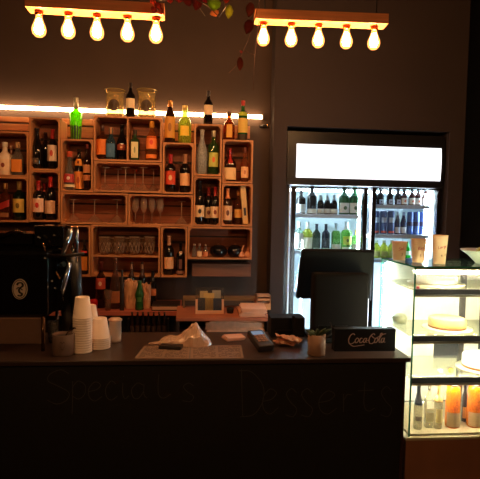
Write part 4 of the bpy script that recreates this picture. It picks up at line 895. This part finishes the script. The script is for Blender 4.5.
bm = BM(); bx(bm, -.05, .05, -.006, 0, .03, .04); obj('drawer_pull', bm, M((40, 34, 34), .3, .6), t)
# ---------------------------------------------------------------- back counter
ZK = at(120, 311.5, 3.62).z
bwood = wood((190, 100, 80), .5, 0, .7, 60)
bt = thing('back_counter', 'reddish wooden back counter under the crates with dark cabinet below', 'counter', (0, 3.62, 0))
xa, xb = -1.9, at(181, 312, 3.62).x
bm = BM(); bx(bm, xa, xb, 0, .47, ZK-.03, ZK, .003); obj('worktop', bm, bwood, bt)
bm = BM(); bx(bm, xa, xb-.01, .05, .07, 0, ZK-.0305); bx(bm, xb-.03, xb-.01, .07, .46, 0, ZK-.0305); obj('cabinet_front', bm, M((16, 12, 12), .4), bt)
zr = at(147, 331, 3.6).z
ck = thing('bottle_rack', 'dark under-counter rack of bottles with a chrome front rail', 'rack', (at(148, 325, 3.55).x, 3.55, 0))
bm = BM(); bx(bm, -.14, .14, 0, .06, zr-.05, zr-.03); bx(bm, -.14, -.13, 0, .06, 0, ZK-.04); bx(bm, .13, .14, 0, .06, 0, ZK-.04); obj('rack_frame', bm, M((20, 16, 16), .4), ck)
bm = BM(); tube(bm, [(-.16, -.01, zr-.02), (-.145, -.01, zr), (.10, -.01, zr), (.115, -.01, zr-.015)], .0042, 8); obj('chrome_rail', bm, M((200, 150, 125), .2, 1), ck)
for k in range(7):
    bottle('beer_bottle', 'bottle', ck.location.x-.11+k*.0366, 3.58, zr-.0295, .165, .0155, 'beer', M((34, 20, 15), .12), (.92, (70, 45, 35), .4, 0), [(.2, .45, (58, 36, 28), 1.1, None)], ('first', 'second', 'third', 'fourth', 'fifth', 'sixth', 'seventh')[k]+' dark bottle from the left in the rack under the back counter', 'bottles in the under-counter rack', n=14)
def BK(px, ytop, w_, Y, *a, **k): S(px, ytop, w_, ZK+.0006, Y, *a, **k)
G3 = 'bottles on the back counter'
BK(101, 262, 10.5, 3.76, 'wine', glass((120, 60, 45), .2, hz=(120, 60, 40)), (.82, (110, 40, 30), .4, 0), [(.42, .66, (190, 70, 55), 1.1, (225, 180, 160))], 'clear bottle with red and white label on back counter', name='spirit_bottle', group=G3)
BK(115.2, 259, 10.5, 3.74, 'ring', glass((190, 150, 120), .2, hz=(190, 140, 110)), (.95, (170, 130, 100), .2, .8), [(.12, .36, (190, 120, 80), 1.1, None)], 'tall clear swing-top bottle with tan label on back counter', name='spirit_bottle', group=G3)
BK(131.5, 262, 7, 3.86, 'wine', Kdark, (.66, (70, 45, 38), .4, 0), [(.84, .95, (190, 150, 130), 1.2, None)], 'dark bottle with pale neck tag, left one behind the paper bag', name='wine_bottle', group=G3)
BK(142.2, 262, 7, 3.86, 'wine', Kdark, (.66, (70, 45, 38), .4, 0), [(.84, .95, (190, 150, 130), 1.2, None)], 'dark bottle with pale neck tag, right one behind the green bottle', name='wine_bottle', group=G3)
BK(152.5, 271, 8, 3.84, 'wine', Kdark, (.7, (24, 18, 18), .4, 0), [(.3, .5, (200, 110, 60), 1.1, None)], 'black bottle with orange label rising behind the paper bag', name='wine_bottle', group=G3)
BK(139.5, 281, 9, 3.68, 'soda', M((38, 84, 40), .1), (.93, (60, 100, 60), .4, 0), [(.3, .46, (70, 120, 60), .6, None)], 'small green glass soda bottle in front of the paper bag', name='soda_bottle', group=G3)
BK(122, 270, 4.5, 3.66, 'slim', M((90, 80, 78), .25, .6), (.9, (100, 90, 85), .3, .6), [], 'slim grey metal bottle between swing-top bottle and paper bag', name='spirit_bottle', group=G3)
# jar with red lid
X = at(93.5, 295, 3.70).x; t = thing('sauce_jar', 'small jar with a bright red lid behind the cup stacks', 'jar', (X, 3.70, ZK+.0006))
bm = BM(); lathe(bm, [(0, 0), (.026, 0), (.028, .01), (.028, .03), (.02, .034), (0, .034)], 18); obj('jar_body', bm, M((150, 70, 50), .3), t)
bm = BM(); lathe(bm, [(.027, .028), (.030, .031), (.030, .062), (.022, .070), (0, .072)], 18); obj('lid', bm, M((190, 18, 22), .35), t)
tumbler(108, 290, 8, ZK+.0006, 3.66, 'small clear glass left of the slim metal bottle on back counter', None, CG, 'drinking_glass')
# open paper bag
def bagmesh(px0, px1, ytop, Y, dep, label, mat, seed):
    rnd = random.Random(seed); X0, X1 = at(px0, 295, Y).x, at(px1, 295, Y).x; W = (X1-X0)/2; h = at((px0+px1)/2, ytop, Y).z-ZK
    bm = BM(); n = 28; rings = []
    for j in range(7):
        z = h*j/6; r = []
        for i in range(n):
            a = 2*PI*i/n; sx = 1/((abs(math.cos(a))**4+abs(math.sin(a))**4)**.25)
            q = 1+.10*rnd.uniform(-1, 1)*(j > 0)+.06*(j/6); r.append(bm.verts.new((W*.88*sx*math.cos(a)*q, dep/2*sx*math.sin(a)*q, z+(rnd.uniform(-.012, .012) if j == 6 else 0))))
        rings.append(r)
    for j in range(6):
        for i in range(n): bm.faces.new((rings[j][i], rings[j][(i+1) % n], rings[j+1][(i+1) % n], rings[j+1][i]))
    bm.faces.new(rings[0][::-1]); tag(obj('paper_bag', bm, mat, None, ((X0+X1)/2, Y, ZK+.0008)), label, 'bag')
bagmesh(124, 140, 281, 3.77, .10, 'cream crumpled paper bag left of the small green bottle', M((222, 165, 125), .8), 3)
bagmesh(141, 151, 284, 3.77, .09, 'cream crumpled paper bag right of the small green bottle', M((205, 145, 110), .8), 4)
# tray box on the back counter
x0, x1 = at(151.5, 305, 3.62).x, at(180, 305, 3.62).x
t = thing('storage_box', 'flat dark box with pale front edge on the back counter', 'box', ((x0+x1)/2, 3.64, ZK+.0006)); W = (x1-x0)/2
bm = BM(); bx(bm, -W, W, 0, .2, 0, .038, .002); obj('box_body', bm, M((40, 26, 24), .5), t)
bm = BM(); bx(bm, -W+.004, W-.004, -.004, 0, .008, .030); obj('pale_front', bm, M((205, 160, 135), .6), t)
# right hand service cabinet
YU = 3.10
u0, u1 = at(176, 320, YU).x, at(270.5, 320, YU).x; ZU = at(220, 318, YU).z
t = thing('service_cabinet', 'low wooden service cabinet between counter and wall', 'cabinet', ((u0+u1)/2, YU, 0)); W = (u1-u0)/2
ow = wood((180, 104, 74), .5, 0, .7, 70)
bm = BM(); bx(bm, -W, W, 0, .40, ZU-.02, ZU, .002); obj('cabinet_top', bm, ow, t)
bm = BM(); bx(bm, -W, -W+.02, 0, .4, 0, ZU-.0205); bx(bm, W-.02, W, 0, .4, 0, ZU-.0205); bx(bm, -W+.02, W-.02, .38, .4, 0, ZU-.0205); obj('cabinet_sides', bm, M((46, 30, 26), .5), t)
bm = BM(); bx(bm, -W+.0205, W-.0205, 0, .379, ZU-.15, ZU-.135); obj('cabinet_shelf', bm, ow, t)
bm = BM(); a, b = at(183, 299, 3.44).x-t.location.x, at(256, 299, 3.44).x-t.location.x; zz = at(220, 297, 3.44).z; bx(bm, a, b, .30, .395, zz-.018, zz, .002); bx(bm, a, a+.012, .32, .38, ZU, zz-.018); bx(bm, b-.012, b, .32, .38, ZU, zz-.018); obj('raised_ledge', bm, wood((130, 100, 66), .5, 0, .7, 71), t)
# layered paper under the top
x0, x1 = at(206, 326, YU).x, at(266, 326, YU).x
c = V((x0+x1)/2, YU+.15, 0); sheets('newspaper_stack', 'thick layered stack of pale newspapers in the cabinet below its top', 'newspapers', c, (x1-x0)*.97, .26, 12, M((225, 175, 145), .7, var=.3), 0, .0092, .004, ZU-.1345)
x0, x1 = at(240, 312, YU).x, at(269, 312, YU).x
c = V((x0+x1)/2-.002, YU+.12, 0); sheets('paper_stack', 'loose pile of pale papers on the right end of the service cabinet', 'papers', c, .155, .20, 8, M((232, 178, 148), .7), 0, .0062, .008, ZU+.0006)
x0, x1 = at(252, 300, 3.48).x, at(266, 300, 3.48).x; zz = at(258, 306, 3.45).z
t = thing('small_wooden_box', 'small pale slatted wooden box behind the loose papers', 'box', ((x0+x1)/2, 3.35, ZU+.0006)); W = (x1-x0)/2; h = at(258, 295.5, 3.35).z-ZU
bm = BM(); bx(bm, -W, W, 0, .08, 0, h*.42); bx(bm, -W, W, 0, .08, h*.62, h*.78); bx(bm, -W, -W+.008, 0, .08, h*.42, h); bx(bm, W-.008, W, 0, .08, h*.42, h); bx(bm, -W, W, 0, .08, h*.9, h); obj('box_slats', bm, wood((200, 140, 95), .6, 0, .7, 80), t)
t.location.x += .012
# acrylic card holder
Yh = 3.22; x0, x1 = at(195.5, 300, Yh).x, at(224, 300, Yh).x; h = at(209, 288.5, Yh).z-ZU
t = thing('card_holder', 'clear acrylic holder with blue and yellow printed cards on the cabinet', 'card holder', ((x0+x1)/2, Yh, ZU+.0006)); W = (x1-x0)/2
bm = BM(); bx(bm, -W, W, 0, .004, 0, h*.62); bx(bm, -W, W, .036, .04, 0, h); bx(bm, -W, -W+.004, .004, .036, 0, h*.8); bx(bm, W-.004, W, .004, .036, 0, h*.8); bx(bm, -W+.004, W-.004, .004, .036, 0, .004); obj('acrylic_case', bm, glass((235, 235, 230), .06, hz=(225, 205, 190)), t)
bm = BM(); bx(bm, -W, W, -.003, -.0002, 0, h*.14); bx(bm, -W, -W+.014, -.003, -.0002, h*.14, h*.58); bx(bm, W-.014, W, -.003, -.0002, h*.14, h*.58); obj('holder_frame', bm, M((225, 175, 140), .5), t)
for (a, b, c_, d, col, nm) in ((-.055, -.022, .02, .62, (52, 72, 96), 'blue_card'), (.018, .058, .02, .60, (40, 84, 140), 'blue_card'), (-.03, .022, .03, .80, (215, 180, 110), 'yellow_card'), (-.048, -.01, .3, .88, (190, 160, 110), 'yellow_card'), (.012, .055, .5, .9, (170, 160, 140), 'pale_card')):
    bm = BM(); yv = {'blue_card': .008, 'yellow_card': .016, 'pale_card': .026}[nm]+abs(a)*.06; bx(bm, a*W/.09*1.3, b*W/.09*1.3, yv, yv+.0015, h*c_, h*d, .0005); obj(nm, bm, M(col, .5, var=.15, scale=40), t)
bm = BM(); lathe(bm, [(0, 0), (.02, 0), (.024, .03), (.015, .035), (0, .036)], 14); tag(obj('black_dish', bm, M((20, 16, 16), .4), None, (at(230, 314, 3.25).x, 3.25, ZU+.0006)), 'small black dish right of the acrylic card holder', 'dish')
# ---------------------------------------------------------------- display case
YX0, YX1 = 2.45, 2.90
GX0 = max(at(412, 350, YX0).x, XR+.004); GX1 = GX0+.62
ZG1 = at(445, 266.5, YX0).z; ZG0 = at(430, 436.5, YX0).z
dc = thing('cake_display_case', 'brightly lit glass cake display case at the right end of the counter', 'display case', (GX0, YX0, 0))
W = GX1-GX0; D = YX1-YX0
pane = glass((246, 251, 248), .012); edge = M((48, 120, 88), .15, spec=.6)
bm = BM(); bx(bm, .006, W-.006, 0, .006, ZG0+.006, ZG1-.008); obj('front_pane', bm, pane, dc)
bm = BM(); bx(bm, 0, .006, .006, D-.006, ZG0+.006, ZG1-.008); obj('side_pane', bm, pane, dc)
bm = BM(); bx(bm, W-.006, W, .006, D-.006, ZG0+.006, ZG1-.008); obj('side_pane', bm, pane, dc)
bm = BM(); bx(bm, 0, W, 0, D, ZG1-.008, ZG1); obj('top_pane', bm, glass((205, 222, 216), .06, .05, hz=(120, 140, 145)), dc)
bm = BM(); bx(bm, -.001, .005, -.001, .005, ZG0, ZG1); bx(bm, 0, W, -.0015, -.0002, ZG1-.008, ZG1); bx(bm, -.0015, -.0002, 0, D, ZG1-.008, ZG1); bx(bm, -.001, .004, D-.008, D, ZG0, ZG1-.008); obj('glass_edge', bm, edge, dc)
metal = M((190, 165, 120), .3, .7); dark = M((36, 28, 24), .35)
bm = BM(); bx(bm, -.02, W+.02, -.012, D, ZG0-.016, ZG0, .003); obj('base_rim', bm, M((215, 195, 150), .3, .4), dc)
bm = BM(); bx(bm, -.012, W, 0, .02, 0, ZG0-.016); bx(bm, -.012, .008, .02, D, 0, ZG0-.016); bx(bm, W-.02, W, .02, D, 0, ZG0-.016); bx(bm, .008, W-.02, D-.02, D, 0, ZG0-.016); obj('base_cabinet', bm, M((170, 116, 84), .3, .3, var=.3, scale=5), dc)
bm = BM(); bx(bm, .008, W-.008, .008, D-.008, ZG0, ZG0+.012); obj('case_floor', bm, M((190, 170, 130), .25, .5), dc)
ZX = {'base': ZG0+.0126}
CL = (1, .88, .68)
for key, yp in (('A', 289.5), ('B', 336), ('C', 377.5)):
    zz = at(445, yp, YX0+.03).z
    bm = BM(); bx(bm, .010, W-.010, .035, D-.03, zz-.006, zz); sh = obj('glass_shelf', bm, glass((238, 240, 228), .10, hz=(240, 235, 215)), dc)
    bm = BM(); bx(bm, .010, W-.010, .018, .034, zz-.025, zz+.003, .002); obj('shelf_rail', bm, dark, sh)
    bm = BM(); bx(bm, .012, W-.012, .015, .030, zz-.036, zz-.026); obj('shelf_trim', bm, metal, sh)
    bm = BM(); tube(bm, [(.02, .042, zz-.018), (W-.02, .042, zz-.018)], .006, 8); obj('shelf_light', bm, emit(CL, 230), sh)
    ZX[key] = zz+.0006
bm = BM(); tube(bm, [(.02, .03, ZG1-.03), (W-.02, .03, ZG1-.03)], .007, 8); obj('top_light', bm, emit(CL, 230), dc)
bm = BM(); bx(bm, .012, W-.012, .040, .043, ZG1-.044, ZG1-.0085); obj('added_light_shield', bm, M((225, 215, 195), .4), dc)  # strip added to hide the top tube from the fridge door glass
bm = BM(); bx(bm, .008, W-.008, .012, .03, ZG1-.021, ZG1-.0085); obj('top_rail', bm, metal, dc)
bm = BM(); tube(bm, [(.022, D-.025, ZG0+.03), (.022, D-.025, ZG1-.03)], .010, 8); obj('corner_light', bm, emit((.75, .92, 1), 110), dc)
# rear doors: opaque white paints in the clear back's bright reflections; dark mullion
xm = at(460, 300, YX1).x-GX0
fw = M((225, 220, 200), .5)
bm = BM(); bx(bm, .03, xm-.012, D-.014, D-.008, ZG0+.02, ZG1-.012); obj('rear_door', bm, fw, dc)
bm = BM(); bx(bm, xm+.02, W-.02, D-.022, D-.016, ZG0+.02, ZG1-.012); obj('rear_door', bm, fw, dc)
bm = BM(); bx(bm, xm-.012, xm+.02, D-.03, D-.008, ZG0+.013, ZG1-.01); obj('door_stile', bm, M((60, 52, 46), .5), dc)
bm = BM(); bx(bm, at(434, 349, YX1-.02).x-GX0, xm+.06, D-.017, D-.0145, at(450, 357, YX1).z, at(450, 341, YX1).z); obj('dark_back_panel', bm, M((40, 40, 42), .4), dc)  # dark grey patch standing for the view through the clear back
# cakes
def cake(px, wpx, ytop, key, Yd, label, body, topc, stand=True, dome=False):
    zz = ZX[key]; X = at(px, ytop+6, Yd).x; R = pxr(wpx, Yd); t = thing('cake', label, 'cake', (X, Yd, zz+.0085), group='cakes in the case')
    H = at(px, ytop, Yd).z-zz-.0085
    p = thing('cake_plate', 'round cake board under the '+label.split(' on ')[0], 'plate', (X, Yd, zz), group='cake boards')
    bm = BM(); lathe(bm, [(0, .0), (R*1.0, 0), (R*1.32, .006), (R*1.32, .008), (0, .008)], 36); obj('board', bm, M((232, 215, 175), .3), p)
    if dome: P = [(0, 0), (R*.98, 0), (R, .01), (R*.97, H*.45), (R*.8, H*.78), (R*.45, H*.97), (0, H)]
    else: P = [(0, 0), (R*.98, 0), (R, .004), (R, H*.85), (R*.96, H*.97), (R*.9, H), (0, H)]
    bm = BM(); lathe(bm, P, 40); obj('cake_body', bm, M(body, .55, var=.1), t)
    if not dome:
        bm = BM(); lathe(bm, [(R*.99, 0), (R*1.01, .002), (R*1.01, H*.18), (R*.99, H*.2)], 40); obj('crumb_base', bm, M((160, 100, 55), .8, bump=.5, scale=150), t)
        bm = BM(); lathe(bm, [(R*.9, H), (R*.86, H+.002), (0, H+.002)], 40); obj('cake_topping', bm, M(topc, .5), t)
cake(447, 38, 317.5, 'B', 2.64, 'golden round cheesecake on the middle shelf', (208, 160, 92), (224, 190, 128))
cake(436, 44, 268.5, 'A', 2.66, 'domed white frosted cake on the top shelf', (240, 232, 220), (240, 232, 220), dome=True)
cake(482, 40, 354, 'C', 2.62, 'white frosted cake on the lower shelf cut by the picture edge', (238, 226, 205), (240, 232, 215))
X = at(393, 300, 2.70).x
for x, key, Y, col, s in ((440, 'C', 2.56, (240, 215, 160), 'small pale pastry on the lower shelf left of the orange one'), (451, 'C', 2.56, (226, 140, 50), 'small orange pastry on the lower shelf')):
    bm = BM(); lathe(bm, [(0, 0), (.012, 0), (.015, .006), (.014, .014), (.008, .02), (0, .021)], 16); tag(obj('pastry', bm, M(col, .6), None, (at(x, 370, Y).x, Y, ZX[key])), s, 'pastry', 'small pastries')
X = at(398, 312, 2.75).x; X = max(X, GX0+.07)
bm = BM(); lathe(bm, [(0, .0), (.036, 0), (.042, .02), (.045, .034), (.03, .052), (0, .058)], 20)
tag(obj('wrapped_muffin', bm, M((150, 150, 120), .35, bump=.6, scale=60), None, (X, 2.78, ZX['B'])), 'greyish wrapped muffin at the left end of the middle shelf', 'muffin')
bm = BM(); bx(bm, -.008, .008, 0, .002, -.008, .007); tg = obj('price_tag', bm, M((190, 40, 60), .5), None, (at(417, 275, 2.50).x, 2.482, ZX['A']+.0085)); tag(tg, 'small red price tag at the left of the top shelf', 'price tag')
tg.location.z = ZX['A']+.0085
# bottles on the case floor
G4 = 'bottles on the floor of the cake case'
def CB(px, ytop, w_, Y, shape, gm, cap, labs, label): S(px, ytop, w_, ZX['base'], Y, shape, gm, cap, labs, label, group=G4, name='juice_bottle' if 'orange juice' in label else 'water_bottle')
wg = glass((225, 215, 190), .22, hz=(230, 220, 190))
CB(418.3, 384, 9, 2.52, 'beer', wg, (.55, (26, 22, 20), .3, 0), [(.2, .3, (150, 130, 100), 1, None)], 'clear bottle with long black neck sleeve at far left of case floor')
CB(429, 384, 9, 2.54, 'sq_spirit', wg, (.86, (90, 80, 60), .4, 0), [(.45, .62, (240, 225, 190), .8, None), (.15, .35, (190, 170, 120), .9, None)], 'clear square bottle beside the black-necked one')
CB(438.5, 384, 8.5, 2.52, 'spirit', wg, (.6, (200, 160, 90), .3, .5), [(.15, .45, (210, 180, 110), .9, None)], 'clear bottle with gold neck beside the orange juice')
oj = M((240, 130, 20), .25)
for x, Y, s in ((453, 2.54, 'first orange juice bottle from the left on the case floor'), (474.5, 2.54, 'second orange juice bottle from the left on the case floor'), (492, 2.54, 'third orange juice bottle on the case floor at right picture edge')):
    CB(x, 381, 15, Y, 'wide', glass((255, 185, 60), .7, hz=(255, 150, 15)), (.9, (60, 40, 24), .4, 0), [(.03, .34, (178, 142, 92), 1.3, None)], s)
CB(464.5, 384, 6, 2.60, 'slim', M((40, 28, 18), .3), (.9, (20, 16, 14), .4, 0), [(.1, .4, (190, 130, 50), 1.0, None)], 'slim dark bottle set back between the orange juice bottles')
# ---------------------------------------------------------------- on top of the case
ZZ = ZG1+.0006
for (px, ytop, wt, wb, Yd, l1, l2, s) in ((399.3, 241.5, 15.5, 12, 2.76, 'Sml', '3', 'shortest peach paper cup with red handwriting on the display case'), (418.5, 238.8, 15.6, 12, 2.64, 'Reg', '3.5', 'middle-height peach paper cup with red handwriting on display case'), (439.7, 235, 15.8, 12, 2.58, 'Large', '4.0', 'tallest peach paper cup with red handwriting on display case')):
    X = at(px, 250, Yd).x; h = at(px, ytop, Yd).z-ZZ; Rt, Rb = pxr(wt, Yd), pxr(wb, Yd)
    X = max(X, GX0+.03)
    t = thing('takeaway_cup', s, 'cup', (X, Yd, ZZ), .0, 'sample cups on the display case')
    bm = BM(); lathe(bm, [(0, .004), (Rb*.95, .004), (Rb*.97, 0), (Rb, .001), (Rt, h-.004), (Rt+.0015, h-.002), (Rt, h), (Rt-.002, h-.002), (Rb-.002, .006), (0, .006)], 32); obj('cup_body', bm, M((232, 172, 136), .6, var=.04), t)
    def cm_(u, v, Rb=Rb, Rt=Rt, h=h):
        r = Rb+(Rt-Rb)*(v/h)+.0008; a = u/r; return (r*math.sin(a), -r*math.cos(a), v)
    bm = BM(); n1 = len(l1); sx = min(.0095, .045/n1/1.1)
    write(bm, l1, -.6*n1*sx, h*.56, sx, .0085 if n1 > 3 else .010, .0022, lambda u, v: cm_(u, v+u*.22)); obj('red_handwriting', bm, M((196, 48, 60), .7), t)
    bm = BM(); write(bm, l2, -.3*len(l2)*.009, h*.26, .009, .008, .002, lambda u, v: cm_(u, v+u*.2)); obj('price_handwriting', bm, M((150, 50, 50), .7), t)
X = at(487, 255, 2.62).x; Rr = X-at(463.5, 250, 2.62).x
t = thing('fruit_bowl', 'white shallow bowl of fruit on the right of the display case', 'bowl', (X, 2.62, ZZ)); h = at(470, 249.5, 2.62).z-ZZ
bm = BM(); lathe(bm, [(0, 0), (Rr*.42, 0), (Rr*.45, .006), (Rr*.72, h*.6), (Rr*1.0, h*.95), (Rr*1.0, h), (Rr*.68, h*.68), (Rr*.4, .012), (0, .01)], 36); obj('bowl_body', bm, M((205, 190, 185), .3), t)
for dx, dy, col, s in ((-.040, -.02, (150, 150, 50), 'green and yellow apple at the left side of the fruit bowl'), (.045, -.02, (190, 150, 50), 'yellow apple at the right side of the fruit bowl'), (0, .05, (150, 160, 60), 'green apple at the back of the fruit bowl')):
    zb = .016; r = .036
    a = thing('apple', s, 'apple', (X+dx, 2.62+dy, ZZ+zb), group='apples in the bowl')
    bm = BM(); lathe(bm, [(0, .004), (r*.5, .0), (r*.9, r*.45), (r, r*1.0), (r*.85, r*1.55), (r*.4, r*1.85), (0, r*1.7)], 20); obj('apple_flesh', bm, M(col, .35, var=.5, scale=25), a)
    bm = BM(); tube(bm, [(0, 0, r*1.7), (.004, 0, r*2.1)], .0015, 6); obj('apple_stalk', bm, M((60, 40, 25), .8), a)
